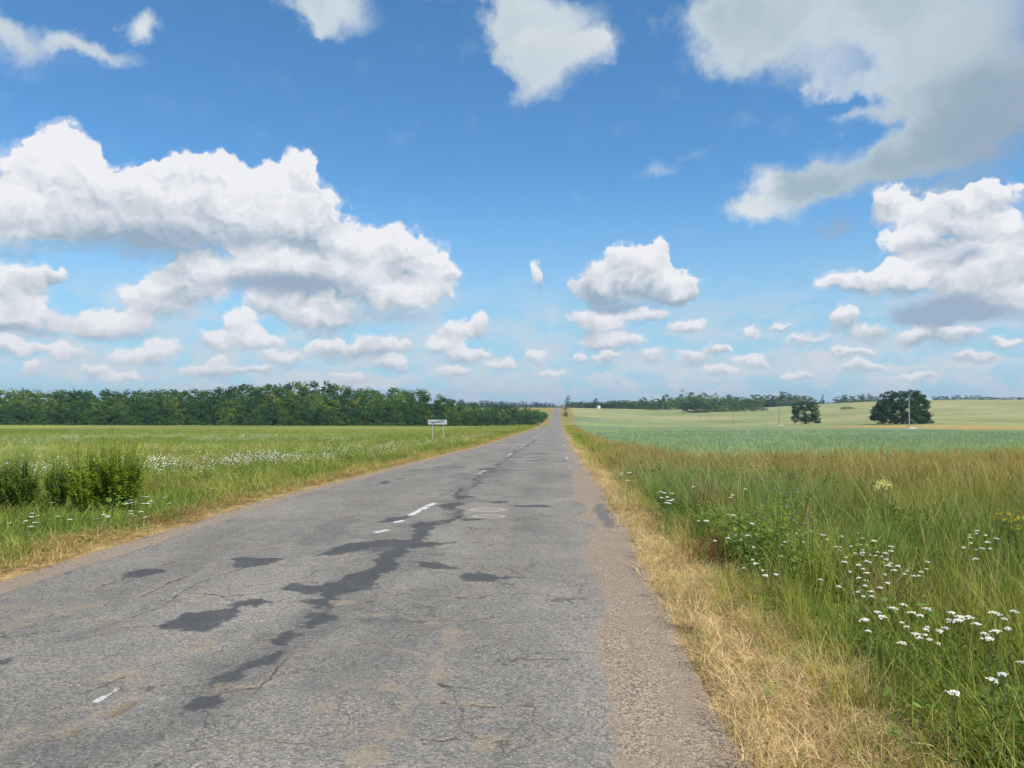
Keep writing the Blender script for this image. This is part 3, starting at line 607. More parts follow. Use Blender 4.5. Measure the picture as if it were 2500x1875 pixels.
# ------------------------------------------------------------------ plant materials
def leaf_mat(name, c1, c2, trans=.3, var=.16, scale=1.5, attrname=None, tip=None, rough=.6):
    m, g = new_mat(name)
    out = g.n('ShaderNodeOutputMaterial')
    p = wpos(g); oi = g.n('ShaderNodeObjectInfo').outputs['Random']
    col = g.mix(g.sstep(g.noise(p, scale, 3, .6), .3, .7), C4(c1), C4(c2))
    if attrname: col = attr(g, attrname, 'INSTANCER').outputs['Color']
    isl = g.n('ShaderNodeNewGeometry').outputs['Random Per Island']
    k = g.math('MULTIPLY', g.lin(isl, 0, 1, 1-var, 1+var), g.lin(oi, 0, 1, .88, 1.12))
    cc = g.n('ShaderNodeCombineXYZ'); [g.put(cc.inputs[q], k) for q in range(3)]
    col = g.mix(1.0, col, cc.outputs[0], 'MULTIPLY')
    if tip is not None:
        t = attr(g, 't').outputs['Fac']; col = g.mix(g.math('MULTIPLY', g.sstep(t, .72, .8), tip[3]), col, C4(tip))
    d = g.n('ShaderNodeBsdfPrincipled'); g.put(d.inputs['Base Color'], col); d.inputs['Roughness'].default_value = rough; d.inputs['Specular IOR Level'].default_value = .08
    tr = g.n('ShaderNodeBsdfTranslucent'); g.put(tr.inputs[0], g.mix(1.0, col, (1.15, 1.2, .6, 1), 'MULTIPLY'))
    mx = g.n('ShaderNodeMixShader'); mx.inputs[0].default_value = trans
    g.nt.links.new(d.outputs[0], mx.inputs[1]); g.nt.links.new(tr.outputs[0], mx.inputs[2]); g.nt.links.new(mx.outputs[0], out.inputs[0])
    return m
def flat_mat(name, c, rough=.8, var=.1, scale=8, spec=.3, bump=0.0):
    m, g = new_mat(name); p = g.n('ShaderNodeTexCoord').outputs['Object']
    n = g.noise(p, scale, 4, .6); k = g.lin(n, .25, .75, 1-var, 1+var)
    cc = g.n('ShaderNodeCombineXYZ'); [g.put(cc.inputs[q], k) for q in range(3)]
    finish(g, g.mix(1.0, C4(c), cc.outputs[0], 'MULTIPLY'), rough, n if bump else None, spec, .01, bump)
    return m
M = dict(
    broad=leaf_mat('broad_foliage', (.052,.118,.026), (.085,.160,.032)), light=leaf_mat('light_foliage', (.105,.180,.034), (.155,.220,.045)),
    dark=leaf_mat('dark_foliage', (.026,.078,.026), (.044,.108,.028)), pine=leaf_mat('conifer_foliage', (.026,.068,.034), (.045,.092,.038)),
    yellow=leaf_mat('yellow_green_foliage', (.19,.22,.04), (.23,.24,.05)), silver=leaf_mat('willow_foliage', (.12,.165,.085), (.16,.20,.11)), far=leaf_mat('distant_wood_foliage', (.014,.034,.026), (.024,.048,.03), scale=.03),
    thin=leaf_mat('sparse_foliage', (.14,.15,.09), (.19,.19,.11)),
    bark=flat_mat('bark', (.12,.09,.065), .9, .4, 3), birch=flat_mat('pale_bark', (.42,.40,.36), .8, .4, 2),
    bush=leaf_mat('bush_leaves', (.36,.47,.065), (.48,.56,.10), .5, .3, 6), bushtip=leaf_mat('reddish_young_leaves', (.26,.12,.03), (.34,.20,.06), .35, .3, 6),
    weed=leaf_mat('weed_leaves', (.22,.34,.07), (.32,.43,.12), .45, .3, 6), stem=leaf_mat('green_stems', (.16,.21,.055), (.22,.24,.08), .1, .3, 6),
    white=flat_mat('white_petals', (.74,.71,.61), .7, .08, 90), cream=flat_mat('cream_florets', (.74,.70,.26), .8, .15, 60), yel=flat_mat('yellow_florets', (.62,.50,.04), .8, .15, 60),
    purple=flat_mat('faded_purple_bristles', (.25,.16,.20), .9, .2, 60),
    grass=leaf_mat('grass_blades', (.1,.16,.03), (.1,.16,.03), .28, .32, 3, 'tcol', None, .55))

# ------------------------------------------------------------------ leaves and trees
def quads(c, s, rng, up=.3, aspect=.7, nr=None):
    """leaf-sized quads at centres c with sizes s, facing roughly along nr"""
    n = len(c); nrm = rng.normal(size=(n, 3))*(1.0 if nr is None else .45); nrm[:, 2] += up*(2.5 if nr is None else 1.0)
    if nr is not None: nrm = nrm+nr
    a = np.cross(rng.normal(size=(n, 3)), nrm); a /= np.linalg.norm(a, axis=1)[:, None]+1e-9; b = np.cross(nrm, a); b /= np.linalg.norm(b, axis=1)[:, None]+1e-9
    s = s[:, None]; V = np.stack([c-a*s, c-b*s*aspect, c+a*s, c+b*s*aspect], 1).reshape(-1, 3)
    F = np.arange(n*4).reshape(-1, 4); return V, F
def tube(pts, rads, sides=6):
    V = []; F = []
    for k, (p, r) in enumerate(zip(pts, rads)):
        p = Vector(p); q = Vector(pts[min(k+1, len(pts)-1)])-Vector(pts[max(k-1, 0)])
        q = q.normalized() if q.length > 1e-6 else Vector((0, 0, 1))
        a = q.orthogonal().normalized(); b = q.cross(a)
        if abs(q.z) > .5: a = (Vector((1, 0, 0))-q*q.x).normalized(); b = q.cross(a)
        for s in range(sides):
            t = 2*math.pi*s/sides; V.append(tuple(p+(a*math.cos(t)+b*math.sin(t))*r))
    for k in range(len(pts)-1):
        for s in range(sides): F.append((k*sides+s, k*sides+(s+1) % sides, (k+1)*sides+(s+1) % sides, (k+1)*sides+s))
    return V, F
def merge(parts):
    V = []; F = []; o = 0
    for v, f in parts:
        v = np.asarray(v, float).reshape(-1, 3); V.append(v); F.append(np.asarray(f, int)+o); o += len(v)
    return np.concatenate(V), np.concatenate(F)
def crown_pts(kind, rng, nclump, nleaf):
    """clump centres in a unit crown: x,y in -.5...5, z 0..1"""
    C = []
    while len(C) < nclump:
        p = rng.uniform(-.5, .5, 3); p[2] += .5; r = math.hypot(p[0], p[1])*2; z = p[2]
        if kind == 'round': R_ = math.sqrt(max(0, 1-((z-.45)/.55)**2)) if z > .45 else math.sqrt(max(0, 1-((z-.45)/.62)**2))
        elif kind == 'tall': R_ = math.sin(math.pi*min(1, z**.75))**.6 if z < 1 else 0
        elif kind == 'cone': R_ = (1-z)**.8*(.75+.25*math.sin(z*22))
        elif kind == 'low': R_ = math.sqrt(max(0, 1-z**2.2))
        elif kind == 'block': R_ = 1.0*(1-max(0, z-.88)*3)
        else: R_ = 1
        # bulge with direction so the outline is uneven
        th = math.atan2(p[1], p[0]); R_ *= .82+.13*math.sin(th*3+z*5+nclump)+.10*math.sin(th*5-z*7)
        if r > R_ or (r < R_*.45 and rng.random() < .7): continue
        C.append(p)
    C = np.array(C); k = nleaf//nclump; out = []
    for c in C:
        s = rng.uniform(.085, .15); q = rng.normal(size=(k, 3)); q /= np.linalg.norm(q, axis=1)[:, None]; q *= rng.uniform(.45, 1, (k, 1))**.5
        q[:, 2] *= .75; q[:, 2] = np.where(q[:, 2] < -.2, q[:, 2]*.5, q[:, 2]); out.append(np.concatenate([c+q*s, q+(c-np.array((0, 0, .4)))*1.2], 1))
    return np.concatenate(out)
def tree_meshes(kind, seed, nclump=60, nleaf=3000, leaf=.02, trunk_h=.06, trunk=True, lean=0):
    """unit-size tree: crown and trunk meshes, height 1, width 1 (scaled when placed)"""
    rng = np.random.default_rng(seed)
    L = crown_pts(kind, rng, nclump, nleaf); lo = trunk_h*.55
    L[:, 2] = lo+L[:, 2]*(1-lo)
    L[:, 2] *= 1/np.quantile(L[:, 2], .999)
    V, F = quads(L[:, :3], rng.uniform(.6, 1.3, len(L))*leaf, rng, .3, .7, L[:, 3:]); cm = np_mesh('crown', V, F)
    parts = [tube([(0, 0, -.03), (0.01, 0, .12), (.0, .01, .35), (.01, 0, .7)], [.030, .022, .016, .005], 7)]
    for k in range(7):
        a = rng.uniform(0, 6.28); z = rng.uniform(.15, .5); r = rng.uniform(.2, .38)
        parts.append(tube([(0, 0, z), (math.cos(a)*r*.5, math.sin(a)*r*.5, z+.10), (math.cos(a)*r, math.sin(a)*r, z+rng.uniform(.14, .3))], [.012, .008, .003], 5))
    V, F = merge(parts); tm = np_mesh('trunk', V, F, True)
    return cm, tm
protos = {}
def proto(kind, mat, seed, bark='bark', **kw):
    cm, tm = tree_meshes(kind, seed, **kw); cm.materials.append(M[mat]); tm.materials.append(M[bark]); return cm, tm
def put_tree(name, pm, x, y, h, w, label, cat, group=None, rz=None, sink=.0, trunk=True):
    z = terz(x, y)-.1-sink
    root = empty(name, (x, y, z), random.uniform(0, 6.28) if rz is None else rz, label, cat, group)
    for me, nm in ((pm[0], 'crown'), (pm[1], 'trunk')):
        if nm == 'trunk' and not trunk: continue
        o = bpy.data.objects.new(nm, me); COL.objects.link(o); o.parent = root; o.scale = (w, w, h)
    return root
def at(px, Y): d = ray(px, 384); return Y*d.x/d.y
def ztop(py, Y, px=559): d = ray(px, py); return EYE+Y*d.z/d.y

FOREST = dict(
    broad=[proto('round', 'broad', 100+k, nclump=46, nleaf=2600, leaf=.024) for k in range(3)]+[proto('tall', 'broad', 110+k, nclump=44, nleaf=2600, leaf=.024) for k in range(2)],
    light=[proto('round', 'light', 120+k, nclump=46, nleaf=2600, leaf=.024) for k in range(2)]+[proto('tall', 'light', 125, nclump=44, nleaf=2600, leaf=.024)],
    dark=[proto('round', 'dark', 130+k, nclump=46, nleaf=2600, leaf=.025) for k in range(2)]+[proto('tall', 'dark', 135, nclump=44, nleaf=2600, leaf=.024)],
    pine=[proto('cone', 'pine', 140+k, nclump=60, nleaf=2600, leaf=.024) for k in range(2)],
    yellow=[proto('round', 'yellow', 150, nclump=46, nleaf=2400, leaf=.022)],
    low=[proto('low', 'broad', 160+k, nclump=40, nleaf=2200, leaf=.026, trunk_h=0) for k in range(2)],
    lowlight=[proto('low', 'light', 165+k, nclump=40, nleaf=2200, leaf=.026, trunk_h=0) for k in range(2)],
    lowdark=[proto('low', 'dark', 168, nclump=40, nleaf=2400, leaf=.026, trunk_h=0)],
    silver=[proto('low', 'silver', 170, nclump=30, nleaf=1800, leaf=.028, trunk_h=0)],
    far=[proto('round', 'far', 180, nclump=40, nleaf=1600, leaf=.03), proto('cone', 'far', 181, nclump=40, nleaf=1600, leaf=.03)])
KIND_LABEL = dict(broad='mid green broadleaf tree in the wood left of the road', light='pale green bushy tree in the wood left of the road', dark='dark green broadleaf tree in the wood left of the road',
                  pine='pointed dark conifer in the wood left of the road', yellow='yellow green tree in the wood left of the road', low='low green bush at the foot of the wood left of the road')
KSHORT = dict(broad='mid green tree', light='pale green tree', dark='dark green tree', pine='pointed conifer', yellow='yellow green tree')
KNAME = dict(broad='broadleaf_tree', light='broadleaf_tree', dark='broadleaf_tree', pine='conifer_tree', yellow='broadleaf_tree', low='bush', lowlight='bush', lowdark='bush', silver='bush', far='distant_tree')
def build_forest():
    sky_x = np.array([-90,0,130,330,470,490,610,690,735,760,830,900,960,985,1010,1060,1120,1160,1180,1192])*.46293
    sky_y = np.array([841,841,841,842,839,830,829,821,832,838,837,840,850,862,868,872,876,882,893,905])*.46293
    rr = random.Random(4); n = 0
    rows = 7
    for r in range(rows):
        px = -75+rr.uniform(0, 10)
        while px < 553:
            front = np.interp(px, [-80, 100, 300, 400, 470, 520, 545, 552], [262, 268, 280, 292, 330, 400, 452, 470])
            Y = front+r*13+rr.uniform(-3.5, 3.5)
            if px > 470 and r > 5: break
            fr = r/(rows-1)
            ysky = float(np.interp(px+rr.uniform(-3, 3), sky_x, sky_y))
            yfront = ysky+(424-ysky)*.55
            top = yfront+(ysky-yfront)*min(1, (fr*1.5)**.8)+rr.uniform(-1.2, 1.5 if fr < .7 else 2.0)
            X = at(px, Y)
            if X > -7.5-rr.random()*2: px += 6; continue
            zg = terz(X, Y); h = ztop(top, Y, px)-zg
            if h < 2.5: px += 6; continue
            w = h*rr.uniform(.5, .75) if h > 8 else h*rr.uniform(.75, 1.15)
            u = rr.random()
            if fr < .25: k = 'dark' if u < .5 else 'broad' if u < .85 else 'light'
            else: k = 'broad' if u < .50 else 'light' if u < .62 else 'dark' if u < .88 else 'pine' if u < .97 else 'yellow'
            if k == 'pine' and top > ysky+6: k = 'broad'
            sec = 'at the far left' if px < 130 else 'behind the bushes' if px < 230 else 'under the highest part of the skyline' if px < 380 else 'just left of the village sign' if px < 440 else 'right of the village sign' if px < 500 else 'where the wood meets the road'
            lay = 'front edge' if fr < .2 else 'second row' if fr < .4 else 'middle' if fr < .75 else 'skyline'
            put_tree(KNAME[k], rr.choice(FOREST[k]), X, Y, h, w*(.9 if k == 'pine' else 1.42), KSHORT[k]+' in the wood, '+lay+', '+sec, 'tree', 'trees of the wood left of the road', trunk=fr < .35)
            n += 1
            px += max(9.0, w*.92/Y*FPX)*rr.uniform(.85, 1.15)
    # skirt of bushes
    px = -70
    while px < 548:
        front = np.interp(px, [-80, 100, 300, 400, 470, 520, 545, 552], [256, 262, 273, 284, 320, 388, 440, 455]); X = at(px, front)
        if X < -8:
            h = rr.uniform(3, 5.5) if px < 470 else rr.uniform(3.5, 5)
            put_tree('bush', rr.choice(FOREST['low']), X, front, h, h*1.5, KIND_LABEL['low'], 'bush', 'bushes at the foot of the wood', trunk=False); n += 1
        px += rr.uniform(9, 15)
    print('forest trees', n)
build_forest()

def build_belt():
    """trees and bushes on the far side of the right-hand fields"""
    B = lambda x, y: ((1380+x*.1718)*.4096, (930+y*.1718)*.4096, .1718*.4096)
    Cc = lambda x, y: ((1720+x*.1356)*.4096, (930+y*.1356)*.4096, .1356*.4096)
    Dd = lambda x, y: ((1500+x*.452)*.4096, (920+y*.452)*.4096, .452*.4096)
    lab = dict(broad='mid green tree', light='pale green rounded tree', dark='dark green rounded tree', pine='pointed dark tree', yellow='yellow green bushy tree', low='mid green bush', lowlight='light green bush', lowdark='dark green bush', silver='greyish green bush', far='dark bluish tree')
    rr = random.Random(12)
    def add(f, x, top, w, k, Y, where, name=None):
        px, py, s = f(x, top); X = at(px, Y); h = ztop(py, Y, px)-terz(X, Y)
        h = max(h, 1.2); W = w*s/FPX*Y*1.75
        part = ', its left end' if px < 655 else ', left half' if px < 700 else ', middle' if px < 735 else ', right half' if px < 765 else ', right end'
        put_tree(name or KNAME[k], rr.choice(FOREST[k]), X, Y, h, W, lab[k]+' '+where+(part if 'in the copse' in where else ''), 'bush' if k in ('low', 'lowlight', 'lowdark', 'silver') else 'tree', 'trees and bushes beyond the right fields', trunk=False)
    hb = 'in the hedge behind the small white house'
    for x in range(70, 1240, 82): add(B, x, 318-rr.uniform(0, 22)+(20 if x < 150 else 0)-x*.006, 150, rr.choice(['broad','broad','dark','light']) if x > 160 else 'silver', 812+rr.uniform(-8, 12), hb)
    for x in range(110, 1300, 100): add(B, x+30, 345+rr.uniform(-6, 6), 130, rr.choice(['low','low','lowlight']), 800, hb)
    for x in range(640, 1080, 75): add(B, x, 272+rr.uniform(-6, 6), 120, rr.choice(['broad','dark']), 880, 'rising behind the hedge of the white house')
    add(B, 430, 240, 80, 'dark', 850, 'standing above the hedge, just over the white house')
    add(B, 625, 285, 60, 'dark', 870, 'small one poking out of the hedge right of the house')
    for x, t, w, k in ((1100,226,110,'dark'),(1235,224,70,'pine'),(1300,248,110,'dark'),(1180,260,90,'broad')): add(B, x, t, w, k, 880, 'in the gap left of the big copse')
    cb = 'in the copse beyond the right field'
    for x, t, w, k, Y in ((1450,186,120,'dark',900),(1660,120,130,'pine',900),(1720,165,90,'pine',905),(1805,150,120,'dark',905),(1950,160,120,'dark',900),(1540,225,130,'broad',890),(1620,215,120,'dark',895),(1880,190,110,'broad',890),(2040,240,120,'light',890),
                       (1340,265,150,'broad',790),(1430,280,130,'light',785),(1520,250,150,'light',800),(1640,245,160,'light',810),(1760,215,160,'light',815),(1870,205,170,'light',815),(1990,240,150,'light',800),(2110,255,150,'broad',800),(1240,330,130,'lowlight',770),(2170,365,130,'lowlight',735)):
        add(B, x, t, w, k, Y, cb)
    add(B, 1830, 258, 290, 'lowdark', 715, 'large one in front of the copse, beside the poles')
    for x, t, w, k, Y in ((30,250,160,'light',830),(160,300,150,'light',815),(260,265,160,'light',830),(420,236,150,'dark',840),(360,300,180,'light',800),(500,270,150,'broad',830),(620,285,200,'broad',810),(600,330,260,'broad',790),(720,275,150,'broad',850),
                       (800,300,180,'broad',810),(870,240,150,'dark',880),(960,240,130,'dark',885),(950,310,200,'light',800),(1060,250,140,'dark',890),(1170,240,130,'dark',890),(890,350,160,'low',770),(290,412,270,'lowlight',730),(630,448,190,'lowlight',725),(420,380,150,'low',745),(760,380,160,'low',750)):
        add(Cc, x, t, w, k, Y, cb)
    add(Cc, 940, 430, 170, 'silver', 715, 'pale mound at the right end of the copse'); add(Cc, 1070, 475, 110, 'silver', 713, 'lowest one at the right end of the copse')
    for x, t, w, k in ((1370,178,62,'dark'),(1455,188,130,'broad'),(1525,215,80,'dark'),(1250,262,150,'dark'),(1340,262,140,'dark'),(1600,262,150,'broad'),(1650,245,90,'dark'),(1740,258,150,'dark'),(1840,272,140,'dark'),(1920,290,120,'dark'),(1440,250,160,'broad')):
        add(Cc, x, t, w, k, 960, 'in the tree row behind the small lone tree')
    for x in range(1080, 2080, 95): add(Cc, x, 372+rr.uniform(-10, 8)+(x-1080)*.01, 190, rr.choice(['lowlight','lowlight','low','silver']), 900-(x-1080)*.02, 'in the low thicket behind the small lone tree')
    for x, t in ((1440,326),(1700,300),(1600,350),(2040,385)): add(Cc, x, t, 150, 'yellow', 915, 'in the thicket behind the small lone tree')
    add(Dd, 1123, 94, 22, 'far', 1120, 'slender one on the skyline between the two lone trees')
    for x, t in ((1215,106),(1240,98),(1262,96),(1290,103),(1318,98),(1342,92),(1372,90),(1395,100),(1425,110)): add(Dd, x, t, 46, rr.choice(['far','broad']), 1130, 'on the skyline left of the large lone tree')
    for x in range(1225, 1420, 28): add(Dd, x, 122+rr.uniform(-2, 2), 40, 'lowlight', 1085, 'scrub on the skyline left of the large lone tree')
    add(Dd, 1302, 124, 46, 'low', 800, 'on the field edge left of the large lone tree'); add(Dd, 1350, 123, 38, 'low', 810, 'smaller one on the field edge left of the large lone tree')
    add(Dd, 1250, 157, 44, 'silver', 600, 'alone in the pale field between the two lone trees')
    add(Dd, 1284, 172, 34, 'silver', 598, 'flat one trailing right of the bush alone in the pale field')
    for x in list(range(1728, 1830, 24)): add(Dd, x, 104+rr.uniform(-1.5, 2.5), 40, 'far', 1150, 'on the skyline right of the large lone tree')
    for x in list(range(1840, 2010, 26)): add(Dd, x, 98+rr.uniform(-1.5, 3)+(6 if x > 1985 else 0), 44, 'far', 1150, 'on the skyline at the far right')
    for x in list(range(2020, 2260, 24)): add(Dd, x, 108+rr.uniform(-1, 2), 42, 'far', 1250, 'in the low line on the skyline at the right border')
    for x in range(60, 330, 30): add(B, x, 292+rr.uniform(-6, 10), 75, 'far', 1150, 'in the dark row behind the roadside birch')
    # spiky dead conifers in the copse
build_belt()

# dead and sparse trees
def branchy(name, X, Y, h, spread, n, mat_leaf, nleaf, label, cat='tree', seed=1, leafsize=.12, bark='bark', tb=.06):
    rng = np.random.default_rng(seed); rr = random.Random(seed); z0 = terz(X, Y)-.1
    root = empty(name, (X, Y, z0), 0, label, cat)
    parts = [tube([(0, 0, 0), (.05*h*.3, 0, h*.35), (-.02*h, .01*h, h*.7), (.0, 0, h)], [tb*h*.35, tb*h*.25, tb*h*.13, .02], 7)]
    tips = []
    for k in range(n):
        z = h*(.2+.75*(k+.5)/n); a = rr.uniform(0, 6.28); r = spread*(1-abs(z/h-.45))*rr.uniform(.5, 1.1); up = rr.uniform(.25, 1.0)*r
        mid = (math.cos(a)*r*.5, math.sin(a)*r*.5, z+up*.35); end = (math.cos(a)*r, math.sin(a)*r, min(z+up, h*1.02))
        parts.append(tube([(0, 0, z), mid, end], [tb*h*.08, tb*h*.05, .012], 5))
        tips += [(Vector(mid)*.4+Vector(end)*.6), Vector(end), Vector(mid)]
        for q in range(3):
            b = rr.uniform(0, 6.28); e2 = (end[0]+math.cos(b)*r*.4, end[1]+math.sin(b)*r*.4, end[2]+rr.uniform(-.1, .4)*r); s = (mid if q == 0 else end)
            parts.append(tube([mid, e2], [tb*h*.03, .01], 4)); tips.append(Vector(e2))
    V, F = merge(parts); link_mesh('trunk', np_mesh('trunk', V, F, True), M[bark], root)
    if nleaf:
        T = np.array([tuple(t) for t in tips]); c = T[rng.integers(0, len(T), nleaf)]+rng.normal(size=(nleaf, 3))*(spread*.13)
        V, F = quads(c, rng.uniform(.6, 1.3, nleaf)*leafsize, rng); link_mesh('crown', np_mesh('crown', V, F), M[mat_leaf], root)
    return root
def road_birch():
    Y = 560.0; px = (1280+1135*.0904)*.4096; X = at(px, Y)
    h = ztop((930+420*.0904)*.4096, Y, px)-terz(X, Y)
    branchy('birch_tree', X, Y, h, 3.0, 16, 'thin', 900, 'tall thin half-bare grey tree beside the distant road', seed=5, leafsize=.22, bark='bark', tb=.05)
    px2 = (1280+1110*.0904)*.4096
    put_tree('bush', FOREST['lowdark'][0], at(px2, 540), 540, 3.6, 4.2, 'dark shrub at the foot of the half-bare roadside tree', 'bush', trunk=False)
    for cx, cy, Y in ((180, 215, 845), (215, 205, 846)):
        px = (1720+cx*.1356)*.4096; py = (930+cy*.1356)*.4096; X = at(px, Y); h = ztop(py, Y, px)-terz(X, Y)
        branchy('dead_tree', X, Y, h, 3.4, 9, 'dark', 260, 'bare spiky dead tree sticking out of the copse' if cx == 180 else 'leaning bare dead tree, right one of the pair above the copse', seed=int(cx), leafsize=.3, tb=.07)
    px = (1720+900*.1356)*.4096; Y = 868; X = at(px, Y); h = ztop((930+238*.1356)*.4096, Y, px)-terz(X, Y)
    branchy('dead_tree', X, Y, h, 2.2, 7, 'dark', 0, 'pale bare trunk standing in the middle of the copse', seed=9, bark='birch', tb=.08)
road_birch()

def lone_trees():
    rng = np.random.default_rng(77)
    def lone(name, blobs, pxc, Y, ytop, ybase, label, nleaf, leaf, mat='dark', gaps=()):
        """crown made from many leaf clumps inside the silhouette volumes (pixel-derived real sizes)"""
        Y = gnd(pxc, ybase)[1]; s = Y/FPX; X0 = at(pxc, Y); z0 = terz(X0, Y)-.1; print(name, Y)
        root = empty(name, (X0, Y, z0), 0, label, 'tree')
        H0 = ztop(ytop, Y, pxc)-z0; pts = []
        for (bx, by, bw, bh, dep) in blobs:                       # box in pixels -> ellipsoid in metres
            cx = (bx-pxc)*s; cz = ztop(by, Y, pxc)-z0
            rx = bw*s/2; rz = bh*s/2; ry = rx*dep; n = max(int(rx*rz*4.5), 12)
            q = rng.normal(size=(n, 3)); q /= np.linalg.norm(q, axis=1)[:, None]; q *= rng.uniform(.35, 1, (n, 1))**.45
            pts.append(np.stack([cx+q[:, 0]*rx, q[:, 1]*ry, cz+q[:, 2]*rz], 1))
        C_ = np.concatenate(pts); C_ = C_[C_[:, 2] > .35]; k = max(nleaf//len(C_), 6); out = []
        for c in C_:
            r = rng.uniform(.6, 1.25); q = rng.normal(size=(k, 3)); q /= np.linalg.norm(q, axis=1)[:, None]; q *= rng.uniform(.5, 1, (k, 1)); q[:, 2] *= .65
            out.append(np.concatenate([c+q*r, q+(c-np.array((0, 0, H0*.4)))/H0], 1))
        L = np.concatenate(out); L = L[L[:, 2] > .15]
        V, F = quads(L[:, :3], rng.uniform(.6, 1.3, len(L))*leaf, rng, .3, .7, L[:, 3:]); link_mesh('crown', np_mesh('crown', V, F), M[mat], root)
        H = ztop(ytop, Y, pxc)-z0
        parts = [tube([(0, 0, -.2), (.1, 0, H*.2), (-.1, .1, H*.55), (0, 0, H*.8)], [.5, .38, .25, .06], 8)]
        for _ in range(12):
            a = rng.uniform(0, 6.28); z = rng.uniform(.08, .5)*H; r = rng.uniform(.4, .8)*H*.6
            parts.append(tube([(0, 0, z), (math.cos(a)*r*.5, math.sin(a)*r*.5, z+.1*H), (math.cos(a)*r, math.sin(a)*r, z+rng.uniform(.1, .35)*H)], [.2, .12, .04], 6))
        V, F = merge(parts); link_mesh('trunk', np_mesh('trunk', V, F, True), M['bark'], root)
    f = lambda x, y, w, h, d=1.0: ((1900+x*.1899)*.4096, (930+y*.1899)*.4096, w*.1899*.4096, h*.1899*.4096, d)
    big = [f(1600,260,440,240),(*f(1400,230,190,170)[:5],),f(1750,220,230,190),f(1560,380,560,300),f(1400,330,230,200),f(1790,330,250,270),f(1300,420,190,180),f(1265,460,150,90),f(1350,470,300,110),f(1820,450,190,150),f(1620,490,560,130),f(1900,520,110,80),f(1860,520,150,90),f(1900,440,80,70),f(1870,300,100,110),f(1420,535,260,50),f(1280,360,110,80),f(1470,170,160,80),f(1680,165,200,80)]
    lone('large_lone_tree', big, (1900+1590*.1899)*.4096, 300.0, (930+130*.1899)*.4096, 424, 'large spreading dark green tree alone in the field behind the nearest pole', 26000, .26)
    f = f
    sm = [f(330,330,230,120),f(260,330,150,110),f(430,330,170,120),f(350,420,330,200),f(230,400,110,90),f(470,420,110,160),f(340,500,300,90),f(230,490,120,90),f(470,500,130,90),f(490,530,90,40),f(220,395,90,50),f(360,290,240,50)]
    lone('small_lone_tree', sm, (1900+350*.1899)*.4096, 300.0, (930+280*.1899)*.4096, 424, 'small squarish dark tree standing alone in the field left of the large one', 11000, .22)
lone_trees()

# far woods: one mass each
def far_wood():
    rng = np.random.default_rng(5); rr = random.Random(6)
    def mass(name, spots, label, mat='far'):
        allV = []; allF = []; o = 0
        P = FOREST['far']; bases = []
        for (cm, tm) in P:
            v = np.empty(len(cm.vertices)*3, np.float32); cm.vertices.foreach_get('co', v); bases.append(v.reshape(-1, 3))
        for (X, Y, h, w, k) in spots:
            b = bases[k]; n = len(b)//4; sel = rng.permutation(n)[:420]; v = b.reshape(n, 4, 3)[sel].copy()
            c = v.mean(1, keepdims=True); v = c+(v-c)*1.7
            a = rng.uniform(0, 6.28); ca, sa = math.cos(a), math.sin(a)
            x = v[..., 0]*ca-v[..., 1]*sa; y = v[..., 0]*sa+v[..., 1]*ca
            vv = np.stack([X+x*w, Y+y*w, terz(X, Y)-.5+v[..., 2]*h], -1).reshape(-1, 3)
            allV.append(vv); allF.append(np.arange(len(vv)).reshape(-1, 4)+o); o += len(vv)
        me = np_mesh(name, np.concatenate(allV), np.concatenate(allF)); tag(link_mesh(name, me, M[mat]), label, 'wood', None, 'stuff')
    spots = []
    for row in range(4):
        px = 380.0
        while px < 640:
            Y = 1560+row*45+rr.uniform(-15, 15); top = np.interp(px, [380,460,490,520,550,559,590,640], [402,402,400.5,401.5,402.3,404.5,402,401])+rr.uniform(-1.2, 1.2)+(3-row)*.5
            X = at(px, Y); h = ztop(top, Y, px)-terz(X, Y)
            spots.append((X, Y, h, h*rr.uniform(.6, .9), 1 if rr.random() < .3 else 0)); px += rr.uniform(3.5, 6)
    mass('distant_wood', spots, 'dark blue green wood closing the horizon behind the top of the road')
    spots = []
    for row in range(2):
        px = 640.0
        while px < 1080:
            Y = 1500+row*50; top = np.interp(px, [640,800,830,870,1080], [401,400,401.5,402,400.5])+rr.uniform(-.8, .8)
            X = at(px, Y); h = max(ztop(top, Y, px)-terz(X, Y), 5)
            spots.append((X, Y, h, h*.9, 0)); px += rr.uniform(5, 8)
    mass('distant_wood', spots, 'thin dark line of far wood behind the fields on the right')
far_wood()

# ------------------------------------------------------------------ grass (instanced tufts)
def tuft_mesh(name, nb, h, spread, width, seed, bend=.35, seed_head=0.0):
    rng = np.random.default_rng(seed); V = []; F = []; T = []
    for k in range(nb):
        a = rng.uniform(0, 6.28); r = spread*math.sqrt(rng.random()); bx, by = math.cos(a)*r, math.sin(a)*r
        L = h*rng.uniform(.55, 1.1); d = rng.uniform(0, 6.28); bd = bend*rng.uniform(.2, 1.4)*L; w = width*rng.uniform(.6, 1.3)
        fx, fy = -math.sin(d+rng.uniform(-.8, .8)), math.cos(d+rng.uniform(-.8, .8))
        n = 4; o = len(V)
        for i in range(n):
            t = i/(n-1); ww = w*(1-t)**.7*.5 if i < n-1 else 0.0005
            if seed_head and t > .6 and k % 3 == 0: ww = w*1.5*(1.15-t)
            cx = bx+math.cos(d)*bd*t*t; cy = by+math.sin(d)*bd*t*t; cz = L*(t-.12*bend*t*t)
            V.append((cx-fx*ww, cy-fy*ww, cz)); V.append((cx+fx*ww, cy+fy*ww, cz)); T += [t, t]
        for i in range(n-1): F.append((o+2*i, o+2*i+1, o+2*i+3, o+2*i+2))
    me = np_mesh(name, V, F); fattr(me, 't', T); return me
